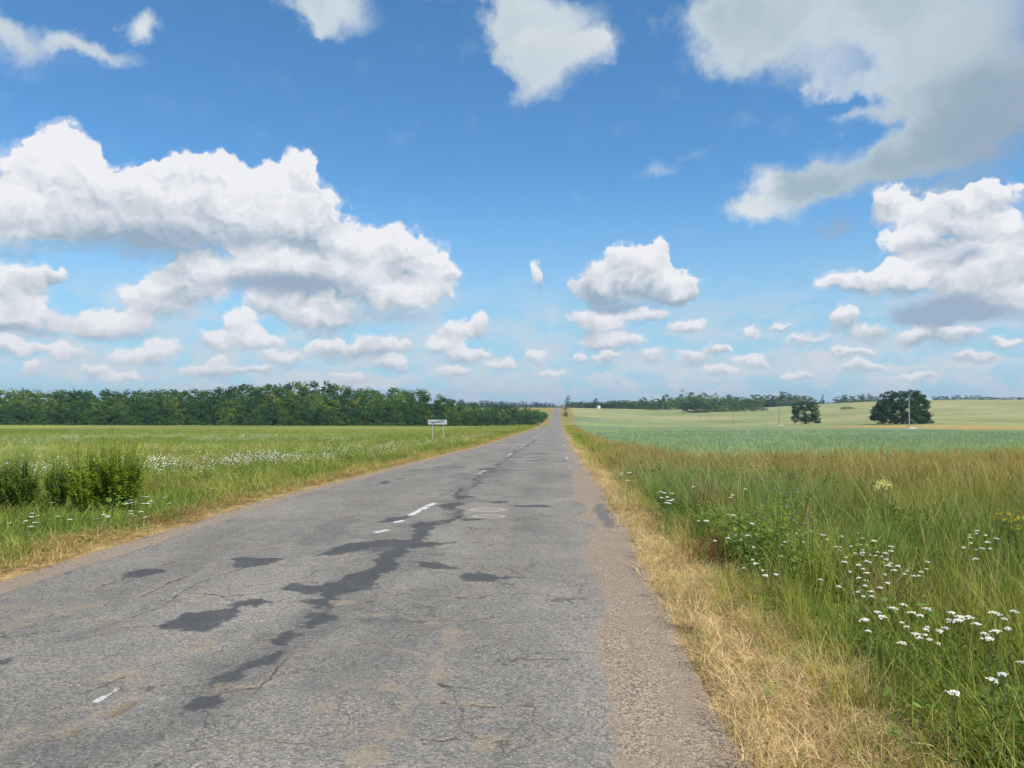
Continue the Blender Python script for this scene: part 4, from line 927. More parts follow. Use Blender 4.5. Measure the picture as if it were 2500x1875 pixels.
def broadleaf_mesh(name, n, h, spread, size, seed):
    rng = np.random.default_rng(seed); c = np.stack([rng.normal(0, spread*.5, n), rng.normal(0, spread*.5, n), rng.uniform(.05, 1, n)*h], 1)
    V, F = quads(c, rng.uniform(.5, 1.3, n)*size, rng, .5, .45); return np_mesh(name, V, F)
def scatter(name, protos_, mat, pts, rot, scl, var, col, label, cat):
    coll = bpy.data.collections.new(name+'_sources')
    for k, me in enumerate(protos_):
        me.materials.append(mat); o = bpy.data.objects.new('%s_%02d' % (name, k), me); coll.objects.link(o)
    me = bpy.data.meshes.new(name); me.vertices.add(len(pts)); me.vertices.foreach_set('co', np.asarray(pts, np.float32).ravel())
    vattr(me, 'rot', rot); vattr(me, 'scl', scl); iattr(me, 'var', var); cattr(me, 'tcol', col)
    o = bpy.data.objects.new(name, me); COL.objects.link(o); me.materials.append(mat)
    ng = bpy.data.node_groups.new(name+'_scatter', 'GeometryNodeTree')
    ng.interface.new_socket('Geometry', in_out='INPUT', socket_type='NodeSocketGeometry'); ng.interface.new_socket('Geometry', in_out='OUTPUT', socket_type='NodeSocketGeometry')
    N = ng.nodes; L = ng.links
    gi = N.new('NodeGroupInput'); go = N.new('NodeGroupOutput'); ip = N.new('GeometryNodeInstanceOnPoints'); ci = N.new('GeometryNodeCollectionInfo')
    ci.inputs['Collection'].default_value = coll; ci.inputs['Separate Children'].default_value = True; ci.inputs['Reset Children'].default_value = True
    L.new(gi.outputs[0], ip.inputs['Points']); L.new(ci.outputs[0], ip.inputs['Instance']); ip.inputs['Pick Instance'].default_value = True
    def na(nm, typ):
        a = N.new('GeometryNodeInputNamedAttribute'); a.data_type = typ; a.inputs['Name'].default_value = nm
        return [s for s in a.outputs if s.enabled and s.name == 'Attribute'][0]
    L.new(na('var', 'INT'), ip.inputs['Instance Index']); L.new(na('rot', 'FLOAT_VECTOR'), ip.inputs['Rotation']); L.new(na('scl', 'FLOAT_VECTOR'), ip.inputs['Scale'])
    L.new(ip.outputs[0], go.inputs[0])
    md = o.modifiers.new('scatter', 'NODES'); md.node_group = ng
    tag(o, label, cat, None, 'stuff'); print(name, len(pts)); return o
def sample(dens, ymin, ymax, xr, seed, pw=1.6):
    """random ground points in the view wedge; density falls with distance"""
    rng = np.random.default_rng(seed); out = []
    edges = np.geomspace(ymin, ymax, 26)
    for a, b in zip(edges[:-1], edges[1:]):
        x0, x1 = xr((a+b)/2); x0 = max(x0, -(b*.78+2)); x1 = min(x1, b*.66+2)
        if x1 <= x0: continue
        n = int((x1-x0)*(b-a)*dens/(1+(a/7)**pw)); out.append(np.stack([rng.uniform(x0, x1, n), rng.uniform(a, b, n)], 1))
    return np.concatenate(out)
def gz(X, Y): return ter(X, Y)+.02
def dress(P, rng, size, tilt=.15, far_grow=.35):
    n = len(P); X, Y = P[:, 0], P[:, 1]; g = 1+far_grow*np.maximum(Y-7, 0)/14
    rot = np.stack([rng.normal(0, tilt, n), rng.normal(0, tilt, n), rng.uniform(0, 6.28, n)], 1)
    s = size*rng.uniform(.7, 1.3, n); scl = np.stack([s*g, s*g, s], 1)
    return np.stack([X, Y, gz(X, Y)], 1), rot, scl
BUSHES = []
for _cx, _b, _w in ((1500, 1000, 900), (1080, 1030, 560), (250, 1070, 620), (-120, 1080, 500), (720, 1030, 420)):
    _x, _y = gsrc(_cx*.19, 1060+_b*.19); BUSHES.append((_x, _y, _w*.19*.4096/FPX*_y*.52))
def meadow():
    G = [tuft_mesh('grass', 26, .55, .15, .0070, 300+k, .5) for k in range(5)]+[tuft_mesh('grass', 20, .62, .14, .0055, 310+k, .4, 1) for k in range(3)]
    rng = np.random.default_rng(42)
    # right side: tall meadow grass
    P = sample(40, 2.6, 46, lambda y: (1.35, 40), 1, 1.35)
    P = P[~in_right_field(P[:, 0], P[:, 1])]
    X, Y = P[:, 0], P[:, 1]; pos, rot, scl = dress(P, rng, 1.0, .22, .22)
    n1 = fbm(X*.5, Y*.4, 3, 101); n2 = fbm(X*1.6, Y*1.2, 3, 105); n3 = fbm(X*.22, Y*.2, 3, 109)
    edge = ss(X-1.30+(n1-.5)*.8, .0, .9); hgt = .34+.66*edge; hgt = hgt*(.78+.45*n1)*(1-.12*ss(Y, 9, 18))
    scl[:, 2] *= hgt; scl[:, :2] *= (.6+.4*edge)[:, None]
    c = lerp(np.tile(C_DRYG*1.6, (len(P), 1)), C_GREEN*1.55, ss(edge+(n2-.5)*.6, .2, .6))
    c = lerp(c, C_DEEP*1.5, ss(n1, .52, .68)*(1-ss(Y, 12, 18))*.8)
    c = lerp(c, C_BLUEG*1.5, np.clip(ss(n3, .42, .6)+.35, 0, 1)*ss(Y, 5.5, 9)*(1-ss(X, 3.2, 6.5))*.8)
    bro = ss(Y/np.interp(X, [1.5, 4, 9, 20], [22, 17, 14, 12])+(n1-.5)*.5, .66, 1.08)
    c = lerp(c, np.array((.44,.315,.13)), bro*.72)
    c = lerp(c, np.array((.42,.36,.09)), ss(n2, .52, .7)*.5*(1-bro)+ss(X/Y, .25, .55)*.32)
    straw = rng.random(len(P)) < .07+.06*bro; c[straw] = np.array((.52,.41,.19))*rng.uniform(.8, 1.15, (straw.sum(), 1))
    red = (fbm(X*.8, Y*.8, 2, 121) > .66) & (rng.random(len(P)) < .5); c[red] = (.27,.135,.065)
    c *= rng.uniform(.86, 1.14, (len(P), 1))
    var = np.where((rng.random(len(P)) < .15+.3*bro), rng.integers(5, 8, len(P)), rng.integers(0, 5, len(P)))
    scatter('meadow_grass', G, M['grass'], pos, rot, scl, var, c, 'tall green and browning meadow grass right of the road', 'grass')
    # narrow strip of the same along the road further off
    P = sample(22, 26, 230, lambda y: (1.2, 9), 2, 1.0); P = P[~in_right_field(P[:, 0], P[:, 1])]
    X, Y = P[:, 0], P[:, 1]; pos, rot, scl = dress(P, rng, 1.0, .15, .12); n1 = fbm(X*.5, Y*.2, 3, 131)
    ed = ss(X-1.2, 0, .9); scl[:, 2] *= (.4+.6*ed)*(.7+.5*n1)
    c = lerp(np.tile(C_DRYG*1.6, (len(P), 1)), C_GREEN*1.6, ss(n1, .4, .6)); c = lerp(c, np.array((.45,.31,.13)), ss(X-1.2+(n1-.5)*2, .8, 2.0)*.8)
    c *= rng.uniform(.8, 1.2, (len(P), 1))
    scatter('roadside_grass', [tuft_mesh('grass', 20, .5, .2, .012, 330+k, .4) for k in range(4)], M['grass'], pos, rot, scl, rng.integers(0, 4, len(P)), c, 'brownish tall grass along the right road edge in the distance', 'grass')
    # left verge
    G2 = [tuft_mesh('grass', 26, .42, .15, .008, 340+k, .5) for k in range(5)]
    P = sample(60, 5.5, 225, lambda y: (-20, -5.4), 3, 1.05)
    X, Y = P[:, 0], P[:, 1]; keep = (~in_left_field(X, Y)) | (rng.random(len(P)) < .12)
    for bx, by, br in BUSHES: keep &= np.hypot(X-bx, Y-by) > br
    P = P[keep]
    X, Y = P[:, 0], P[:, 1]; pos, rot, scl = dress(P, rng, 1.0, .15, .14)
    n1 = fbm(X*.6, Y*.4, 3, 141); n2 = fbm(X*1.5, Y, 3, 145); ed = ss(-X-5.45+(n2-.5)*.5, 0, 1.5)
    scl[:, 2] *= (.22+.62*ed)*(.7+.5*n1)*np.where(Y < 16, .8, 1.0)
    c = lerp(np.tile(C_STRAW*1.0, (len(P), 1)), C_GREEN*np.array((1.6,1.45,1.6)), ss(ed+(n2-.5)*.5, .12, .42)); c = lerp(c, C_DRYG*1.7, ss(n1, .42, .62)*.65)
    c = lerp(c, C_DEEP*1.6, ss(n2, .56, .7)*.5*ed); redm = (fbm(X*.4, Y*.25, 2, 149) > .68) & (rng.random(len(P)) < .4); c[redm] = (.30,.17,.08)
    c *= rng.uniform(.8, 1.2, (len(P), 1))
    scatter('verge_grass', G2, M['grass'], pos, rot, scl, rng.integers(0, 5, len(P)), c, 'green grass verge left of the road', 'grass')
    # dry short grass on both road edges
    Gd = [tuft_mesh('grass', 26, .13, .09, .0038, 350+k, 1.1) for k in range(5)]
    def ed_r(y): return (.74, 2.1)
    P = sample(190, 2.6, 60, ed_r, 4, 1.3); X, Y = P[:, 0], P[:, 1]
    w = np.interp(Y, [3, 10, 30], [1.7, 1.45, 1.25]); n1 = fbm(X*2, Y*1.5, 3, 151)
    keep = rng.random(len(P)) < ss(X+(n1-.5)*.35, .80, 1.0)*(1-.85*ss(X+(n1-.5)*.6, w, w+.5)); P = P[keep]; n1 = n1[keep]; w = w[keep]
    X, Y = P[:, 0], P[:, 1]; pos, rot, scl = dress(P, rng, 1.0, .3, .22); scl[:, 2] *= .35+.65*n1
    c = lerp(np.tile(np.array((.68,.51,.28)), (len(P), 1)), np.array((.42,.36,.10)), ss(X+(n1-.5)*.9, w-.35, w+.25)); m = rng.random(len(P)) < .06; c[m] = C_GREEN*1.6
    c *= rng.uniform(.72, 1.18, (len(P), 1))
    scatter('dry_grass', Gd, M['grass'], pos, rot, scl, rng.integers(0, 5, len(P)), c, 'short straw coloured dry grass along the right road edge', 'grass')
    P = sample(70, 5.5, 110, lambda y: (-6.2, -5.25), 5, 1.1); X, Y = P[:, 0], P[:, 1]; n1 = fbm(X*2, Y*1.5, 3, 161)
    P = P[rng.random(len(P)) < .9*ss(-X+(n1-.5)*.3, 5.28, 5.45)]; X, Y = P[:, 0], P[:, 1]; pos, rot, scl = dress(P, rng, .8, .3, .2)
    c = np.tile(np.array((.50,.37,.16)), (len(P), 1)); m = rng.random(len(P)) < .3; c[m] = (.26,.27,.06); c *= rng.uniform(.8, 1.2, (len(P), 1))
    scatter('dry_grass', [x.copy() for x in Gd], M['grass'], pos, rot, scl, rng.integers(0, 5, len(P)), c, 'short dry yellow grass along the left road edge', 'grass')
    # crops: oats on the right, green field on the left
    Go = [tuft_mesh('crop', 22, .5, .3, .016, 360+k, .3) for k in range(4)]
    P = sample(30, 26, 130, lambda y: (2, 90), 6, 1.55); P = P[in_right_field(P[:, 0], P[:, 1])]
    X, Y = P[:, 0], P[:, 1]; pos, rot, scl = dress(P, rng, 1.0, .12, .12); scl[:, 2] *= .75; pos[:, 2] -= .08
    c = zone_colour(X, Y)*1.6*rng.uniform(.97, 1.03, (len(P), 1))
    scatter('oat_crop', Go, M['grass'], pos, rot, scl, rng.integers(0, 4, len(P)), c, 'bluish green young grain in the field right of the road', 'crop')
    P = sample(20, 14, 120, lambda y: (-90, -9), 7, 1.5); P = P[in_left_field(P[:, 0], P[:, 1])]
    X, Y = P[:, 0], P[:, 1]; pos, rot, scl = dress(P, rng, .8, .2, .12); pos[:, 2] -= .1
    c = zone_colour(X, Y)*1.4*rng.uniform(.85, 1.15, (len(P), 1))
    scatter('field_grass', [x.copy() for x in Go], M['grass'], pos, rot, scl, rng.integers(0, 4, len(P)), c, 'yellowish green crop in the field left of the road', 'crop')
    # broad-leaved weeds among the grass
    Gw = [broadleaf_mesh('weeds', 60, .34, .16, .030, 370+k) for k in range(4)]
    P = sample(9, 3, 40, lambda y: (1.6, 9), 8, 1.4); X, Y = P[:, 0], P[:, 1]; n = fbm(X*.9, Y*.7, 3, 171); P = P[(n > .5) & ~in_right_field(X, Y)]
    Q = sample(5, 7, 60, lambda y: (-13, -6.4), 9, 1.2); nq = fbm(Q[:, 0]*.9, Q[:, 1]*.5, 3, 175); P = np.concatenate([P, Q[nq > .52]])
    X, Y = P[:, 0], P[:, 1]; pos, rot, scl = dress(P, rng, 1.0, .2, .1)
    c = lerp(np.tile(C_DEEP*1.5, (len(P), 1)), C_GREEN*1.5, rng.random(len(P)))
    scatter('leafy_weeds', Gw, M['grass'], pos, rot, scl, rng.integers(0, 4, len(P)), c, 'low broad-leaved weeds growing through the verge grass', 'weeds')
    # white flowers of the left field, in bands
    def flower_bits(seed, r=.022):
        rg = np.random.default_rng(seed); V = []; F = []
        for k in range(9):
            x, y, z = rg.normal(0, .09), rg.normal(0, .09), rg.uniform(.32, .5); o = len(V)
            for q in range(6): V.append((x+math.cos(q*1.047)*r, y+math.sin(q*1.047)*r, z+rg.uniform(-.008, .008)))
            F.append([o, o+1, o+2, o+3]); F.append([o+3, o+4, o+5, o])
        return np_mesh('florets', V, F)
    pts = []
    def band(poly, n, h=.35):
        for _ in range(n):
            k = rng.integers(0, len(poly)-1); t = rng.random(); (x0, y0, w0), (x1, y1, w1) = poly[k], poly[k+1]
            pts.append(gsrc(x0+(x1-x0)*t, y0+(y1-y0)*t+rng.normal()*(w0+(w1-w0)*t), h))
    band([(0,1170,14),(130,1150,9),(330,1140,7),(450,1136,7),(620,1128,6),(800,1115,6)], 270); band([(560,1130,5),(700,1122,4)], 60); band([(800,1115,8),(1000,1090,6),(1130,1072,5),(1200,1062,4)], 230)
    band([(120,1073,2),(200,1070,4),(330,1066,3.5),(450,1064,2)], 260); band([(450,1074,1.5),(580,1070,3.5),(680,1068,3)], 210); band([(0,1074,2),(120,1078,3)], 70); band([(680,1070,2.5),(900,1072,4)], 110)
    band([(430,1040,.5),(490,1040.5,.5)], 60); band([(500,1039,.7),(700,1041,.5)], 90); band([(0,1100,10),(900,1095,12)], 160)
    pts = np.array(pts); X, Y = pts[:, 0], pts[:, 1]; P = pts[(X < -6)]; pos, rot, scl = dress(P, rng, 1.0, .1, .05)
    scatter('white_field_flowers', [flower_bits(380+k, .0125) for k in range(4)], M['white'], pos, rot, scl, rng.integers(0, 4, len(P)), np.ones((len(P), 3)), 'drifts of small white flowers across the left field', 'flowers')
meadow()

# ------------------------------------------------------------------ countable plants
def yarrow_parts(seed):
    rg = np.random.default_rng(seed); rr = random.Random(seed); H = .46
    parts = [tube([(0, 0, 0), (.01, .005, H*.5), (0, 0, H*.86)], [.0035, .003, .0025], 5)]; hv = []; hf = []; o = 0
    for k in range(9):
        a = k*2.4; r = .005+.0033*k*rr.uniform(.7, 1.0); top = (math.cos(a)*r, math.sin(a)*r, H-.004-r*.30)
        parts.append(tube([(0, 0, H*.84), (top[0]*.6, top[1]*.6, H*.92), top], [.0015, .0012, .001], 4))
        for q in range(9):
            b = rr.uniform(0, 6.28); e = rr.uniform(0, .009); cx, cy, cz = top[0]+math.cos(b)*e, top[1]+math.sin(b)*e, top[2]+rr.uniform(0, .005); s = .0036
            V = [(cx+math.cos(t*1.047)*s, cy+math.sin(t*1.047)*s, cz+(.001 if t % 2 else 0)) for t in range(6)]+[(cx, cy, cz+.0035)]
            hv += V; hf += [(o+t, o+(t+1) % 6, o+6) for t in range(6)]; o += 7
    for k in range(8):
        z = H*(.15+.08*k); a = rr.uniform(0, 6.28); L = .06
        for q in range(7):
            t = q/7; c = (math.cos(a)*L*t, math.sin(a)*L*t, z+.02*t); parts.append(tube([c, (c[0]-math.sin(a)*.008, c[1]+math.cos(a)*.008, c[2]+.004)], [.0014, .0004], 3)) if False else None
        parts.append(tube([(0, 0, z), (math.cos(a)*L*.5, math.sin(a)*L*.5, z+.03), (math.cos(a)*L, math.sin(a)*L, z+.025)], [.003, .004, .0008], 4))
    parts = [p for p in parts if p]
    quad = merge(parts); sm = np_mesh('stem', quad[0], quad[1]); hm = np_mesh('flower_head', hv, hf); sm.materials.append(M['stem']); hm.materials.append(M['white']); return sm, hm
def build_yarrow():
    Y6 = [(200,147),(45,183),(184,284),(134,307),(254,302),(322,273),(272,272),(336,417),(363,437),(302,480),(410,487),(415,511),(461,507),(343,342),(509,402),(608,260),(651,248),(740,268),(778,275),(804,300),(853,276),(875,279),(562,305),(544,311),(527,330),(668,309),(808,335),(846,358),(858,340),(980,260),(996,291),(1030,301),(1065,308),(975,329),(936,343),(1010,358),(1157,340),(1158,362),(972,380),(1010,378),(990,393),(1040,392),(1080,372),(1077,393),(1105,397),(1118,375),(1140,413),(868,404),(880,436),(945,452),(975,475),(1018,425),(1020,437),(1070,440),(1130,455),(1150,444),(1168,441),(1215,452),(1237,455),(1370,433),(1390,475),(1200,490),(1262,493),(1257,510),(1296,524),(1337,500),(1363,523),(920,495),(1010,503),(1117,509),(990,531),(1027,551),(1136,551),(1012,583),(1100,601),(965,604),(975,620),(1010,641),(1070,650),(1057,607),(727,542),(828,582),(1238,694),(1382,711),(1165,717),(1055,738),(1112,762),(1050,783),(1264,744),(1340,757),(1474,773),(1532,750),(1560,757),(1597,755),(1575,778),(1535,802),(1755,740),(1770,752),(1905,738),(1840,784),(1275,832),(1238,810),(1365,843),(1370,886),(1392,895),(1418,908),(1315,878),(1407,825),(1450,833),(1493,832),(1753,862),(1757,885),(1049,861),(1255,933),(1468,923),(1652,816),(1813,862),(1880,838),(1910,842),(1950,1055),(1757,1148),(1843,1112),(1858,1132),(1590,1232),(1710,246),(1676,262),(1640,285),(1722,272),(1747,308),(1636,325),(1612,345),(1675,355),(1700,352),(1757,355),(1697,407),(1632,268),(1770,292)]
    P = [yarrow_parts(500+k) for k in range(4)]; rr = random.Random(3); n = 0
    def place(x, y, s, lab, grp, tilt=.12, parts=True):
        nonlocal n
        sm, hm = P[n % 4]; z = float(gz(np.array([x]), np.array([y]))[0])
        root = empty('yarrow', (x, y, z), rr.uniform(0, 6.28), lab, 'flower', grp); root.rotation_euler = (rr.gauss(0, tilt), rr.gauss(0, tilt), rr.uniform(0, 6.28)); root.scale = (s[0], s[0], s[1])
        for me in (sm, hm):
            o = bpy.data.objects.new(me.name.split('.')[0], me); COL.objects.link(o); o.parent = root
        n += 1
    for (cx, cy) in Y6:
        sx = 1700+cx*.4069; sy = 1200+cy*.4069; hh = rr.uniform(.36, .46) if cx < 1500 else rr.uniform(.42, .55)
        x, y = gsrc(sx, sy, hh); near = cy > 690
        lab = 'white flat-topped yarrow in the nearest clump of the right meadow' if near else 'white yarrow in the sparse group at the right border' if cx > 1600 else 'white yarrow at the dark green grass edge nearest the road' if cx < 560 else 'white yarrow in the dense middle drift of the right meadow'
        if near: lab = 'white flat-topped yarrow in the nearest clump, %s, %s' % ('its left part' if cx < 1200 else 'its middle' if cx < 1500 else 'its right part', 'upper edge' if cy < 770 else 'lower edge' if cy > 860 else 'centre')
        elif 560 <= cx <= 1600: lab = 'white yarrow in the middle drift of the right meadow, %s, %s' % ('left third' if cx < 880 else 'middle third' if cx < 1120 else 'right third', 'back rows' if cy < 360 else 'centre rows' if cy < 480 else 'front rows')
        place(x, y, (rr.uniform(.5, 1.1)*(.98 if near else .76), hh/.46), lab, 'white yarrow in the right meadow', .05)
    L5 = [(463,468),(500,452),(568,450),(593,444),(540,517),(832,617),(856,626),(823,665),(892,663),(945,633),(912,695),(880,697),(948,687),(915,720),(873,716),(1130,570),(1583,594),(1488,644),(1455,668),(1430,818),(1210,872),(1597,893)]
    for cx, cy in L5:
        x, y = gsrc(1380+cx*.2803, 1030+cy*.2803, .48); place(x, y, (.95, 1.04), 'tiny white flower deep in the meadow beside the dry road edge', 'white yarrow in the right meadow', .05)
    LB = [(422,1038),(360,1079),(470,1080),(320,1142),(155,1168),(300,1173),(390,1218),(420,1163),(1690,868),(1635,890),(1600,910),(1730,895),(1838,827),(1880,825),(1940,883),(1867,905),(1825,912),(2122,838),(1640,1012),(1815,1020),(1322,1057),(1412,1070),(1668,1050),(1710,1078),(1910,1087),(1230,1120),(905,1120),(765,1085),(1180,980),(2195,910),(1465,792),(655,903)]
    for cx, cy in LB:
        x, y = gsrc(cx*.19, 1060+cy*.19, .22); place(x, y, (1.1, .50), 'small white yarrow on the left verge %s' % ('by the dark weeds at the left border' if cx < 520 else 'below the middle of the bushes' if cx < 1580 else 'below the right end of the bushes' if cx < 1800 else 'just right of the bushes'), 'white yarrow on the left verge', .1)
    for _ in range(46):
        u = rr.random(); cx = rr.gauss(1360, 75) if u < .65 else rr.gauss(1880, 50); cy = rr.gauss(762, 22) if u < .65 else rr.gauss(630, 16)
        x, y = gsrc(cx*.4069, 900+cy*.4069, .3)
        if x < -5.8: place(x, y, (1.1, .66), 'small white yarrow in the patch on the left verge right of the bushes', 'white yarrow on the left verge', .1)
build_yarrow()

def stem_plant(name, X, Y, n, H, spread, leaf, nl, mat, label, cat, group=None, tipmat=None, heads=None, seed=0, narrow=.28, thick=.006):
    rng = np.random.default_rng(seed); rr = random.Random(seed); z = terz(X, Y)-.02; root = empty(name, (X, Y, z), 0, label, cat, group)
    parts = []; LV = []; LF = []; TV = []; TF = []; ends = []
    for k in range(n):
        a = rr.uniform(0, 6.28); r0 = spread*.35*math.sqrt(rr.random()); r1 = spread*math.sqrt(rr.random()); h = H*(rr.uniform(.62, 1.0) if n < 100 else rr.uniform(.45, 1.12))*(1-.35*(r1/spread)**2)
        p0 = Vector((math.cos(a)*r0, math.sin(a)*r0, 0)); p2 = Vector((math.cos(a)*r1, math.sin(a)*r1, h)); p1 = (p0+p2)/2+Vector((0, 0, h*.12))
        parts.append(tube([p0, p1, p2], [thick, thick*.7, thick*.3], 4)); ends.append(p2)
        for q in range(nl):
            t = .15+.85*(q+rr.random())/nl; c = p0*(1-t)**2+p1*2*t*(1-t)+p2*t*t
            b = rr.uniform(0, 6.28); d = Vector((math.cos(b), math.sin(b), rr.uniform(-.1, .6))).normalized(); L = leaf*rr.uniform(.6, 1.2)*(1-.35*t); s = d.cross(Vector((0, 0, 1))).normalized()*L*narrow
            v = [c, c+d*L*.5+s, c+d*L+Vector((0, 0, -L*.2)), c+d*L*.5-s]
            tgt = (TV, TF) if (tipmat and t > .93 and c.z > H*.78 and rr.random() < .6) else (LV, LF)
            o = len(tgt[0]); tgt[0].extend([tuple(x) for x in v]); tgt[1].append((o, o+1, o+2, o+3))
    V, F = merge(parts); link_mesh('stems', np_mesh('stems', V, F), M['stem'], root)
    link_mesh('leaves', np_mesh('leaves', LV, LF), M[mat], root)
    if TV: link_mesh('young_leaves', np_mesh('young_leaves', TV, TF), M[tipmat], root)
    if heads:
        hm, hs, cnt = heads
        for p in ends[:cnt]:
            V = []; F = []; m = 46
            q = rng.normal(size=(m, 3)); q /= np.linalg.norm(q, axis=1)[:, None]; q[:, 2] = np.abs(q[:, 2]); c = np.array(tuple(p))+q*hs*rng.uniform(.3, 1, (m, 1))
            V, F = quads(c, np.full(m, hs*.22), rng, .3, .6); link_mesh('flower_head', np_mesh('flower_head', V, F), M[hm], root)
    return root
def shrubs():
    fb = lambda x, y, h=0: gsrc(x*.19, 1060+y*.19, h)
    def bush(cx, base_, w, top, name, mat, label, seed, tip=None, n=90, leaf=.075, nl=26): bush_(cx, base_+70, w, top, name, mat, label, seed, tip, n, leaf, nl)
    def bush_(cx, base, w, top, name, mat, label, seed, tip=None, n=90, leaf=.075, nl=26):
        X, Y = fb(cx, base); Y += w*.19*.4096/FPX*Y*.12; X = X*Y/fb(cx, base)[1]
        H = ztop((1060+top*.19)*.4096, Y)-terz(X, Y); stem_plant(name, X, Y, n, H*1.28, w*.19*.4096/FPX*Y/2, leaf, nl, mat, label, 'bush', 'bushes on the left verge', tip, seed=seed, narrow=.30, thick=.0045)
    bush(1500, 930, 900, 205, 'leafy_bush', 'bush', 'tallest bright green leafy bush with reddish tips on the left verge', 1, 'bushtip', 330, .060, 52)
    bush(1080, 960, 560, 330, 'leafy_bush', 'bush', 'green bush leaning on the left side of the tallest verge bush', 2, 'bushtip', 190, .058, 46)
    bush(250, 1000, 620, 395, 'leafy_bush', 'weed', 'dark green bushy weeds at the left border of the photo', 3, None, 260, .058, 46)
    bush(-120, 1010, 500, 470, 'leafy_bush', 'weed', 'dark green bushy weeds cut by the left border', 4, None, 170, .058, 40)
    bush(720, 960, 420, 400, 'tall_weed', 'weed', 'clump of tall thin weeds between the two verge bushes', 5, None, 120, .055, 40)
    for k, (cx, b, t) in enumerate(((520,800,390),(690,800,370),(740,790,365),(910,780,380),(1900,760,340),(1935,770,345),(300,820,430),(130,830,470),(2110,700,450))):
        X, Y = fb(cx, b); stem_plant('tall_weed', X, Y+.8, 3, ztop((1060+t*.19)*.4096, Y+.8)-terz(X, Y), .08, .06, 26, 'weed', ('thin dark weed spire %s the verge bushes' % ('rising above' if cx < 1000 else 'right of')), 'weed', 'weed spires on the left verge', seed=20+k, narrow=.2)
    fr = lambda x, y, h=0: gsrc(1380+x*.2803, 1030+y*.2803, h)
    for k, (hx, hy) in enumerate(((1940,400),(1972,430),(2025,448),(1755,385),(1705,428),(1900,455),(1820,470),(2110,520))):
        H = 1.0; X, Y = fr(hx, hy, H)
        if Y > 26: Y = 12; X = at((1380+hx*.2803)*.4096, Y)
        H = ztop((1030+hy*.2803)*.4096, Y)-terz(X, Y)
        stem_plant('thistle', X, Y, 4, H, .13, .085, 24, 'weed', 'tall thistle with faded purple heads standing above the right meadow' if k < 3 else ['', '', '', 'thin thistle left of the tallest thistles, with the higher head', 'thin thistle left of the tallest thistles, with the lower head', 'shorter thistle close to the tallest thistle', 'short thistle between the two thistle groups', 'lowest thistle, right of the tallest ones'][k], 'thistle', 'thistles in the right meadow', None, ('purple', .022, 3), 40+k, .16, .006)
    for k, (x, y) in enumerate(((1520,1000),(1640,960),(1230,850),(1420,880),(900,700),(1560,1060),(1740,900),(1860,880))):
        X, Y = fr(x, y, .2); stem_plant('leafy_weed', X, Y, 26, .55, .28, .08, 18, 'weed', 'dark leafy weed clump in the right verge, %s' % ['nearest the dry straw edge', 'below the thistles', 'at the small flowers beside the straw', 'in the middle of the verge', 'farthest up the verge, on its left', 'closest to the camera', 'directly under the tallest thistle', 'under the thin thistles'][k], 'weed', 'dark weed clumps in the right verge', seed=60+k, narrow=.3)
    # one cream plant and yellow plants
    def head_plant(name, src, h, hm, r, label, group, seed, m=170, flat=.8):
        X, Y = gsrc(*src, h); rng = np.random.default_rng(seed); z = terz(X, Y); root = empty(name, (X, Y, z), 0, label, 'flower', group); parts = []
        for k in range(7):
            a = k*.9; parts.append(tube([(0, 0, 0), (math.cos(a)*r*.3, math.sin(a)*r*.3, h*.6), (math.cos(a)*r*.7, math.sin(a)*r*.7, h)], [.005, .004, .002], 4))
        V, F = merge(parts); link_mesh('stems', np_mesh('stems', V, F), M['stem'], root)
        cl = rng.normal(size=(9, 3))*r*.42; c = (cl[rng.integers(0, 9, m)]+rng.normal(size=(m, 3))*r*.18); c[:, 2] = c[:, 2]*flat+h
        V, F = quads(c, np.full(m, .007), rng, .5, .8); link_mesh('flower_head', np_mesh('flower_head', V, F), M[hm], root)
    head_plant('meadow_rue', (2165, 1185), .85, 'cream', .11, 'single fluffy cream yellow flowering plant in the right meadow', None, 1, 420)
    rr = random.Random(9)
    for k in range(16):
        sx, sy = (rr.gauss(2465, 16), rr.gauss(1265, 16)) if k < 11 else (rr.gauss(2300, 14), rr.gauss(1215, 10)) if k < 14 else (rr.uniform(2250, 2330), rr.uniform(1130, 1160))
        head_plant('yellow_wildflower', (sx, sy), .5, 'yel', .042, 'small yellow wildflower in the patch at the right border' if k < 11 else 'small yellow wildflower in the middle of the right meadow', 'yellow wildflowers in the right meadow', 10+k, 30)
shrubs()

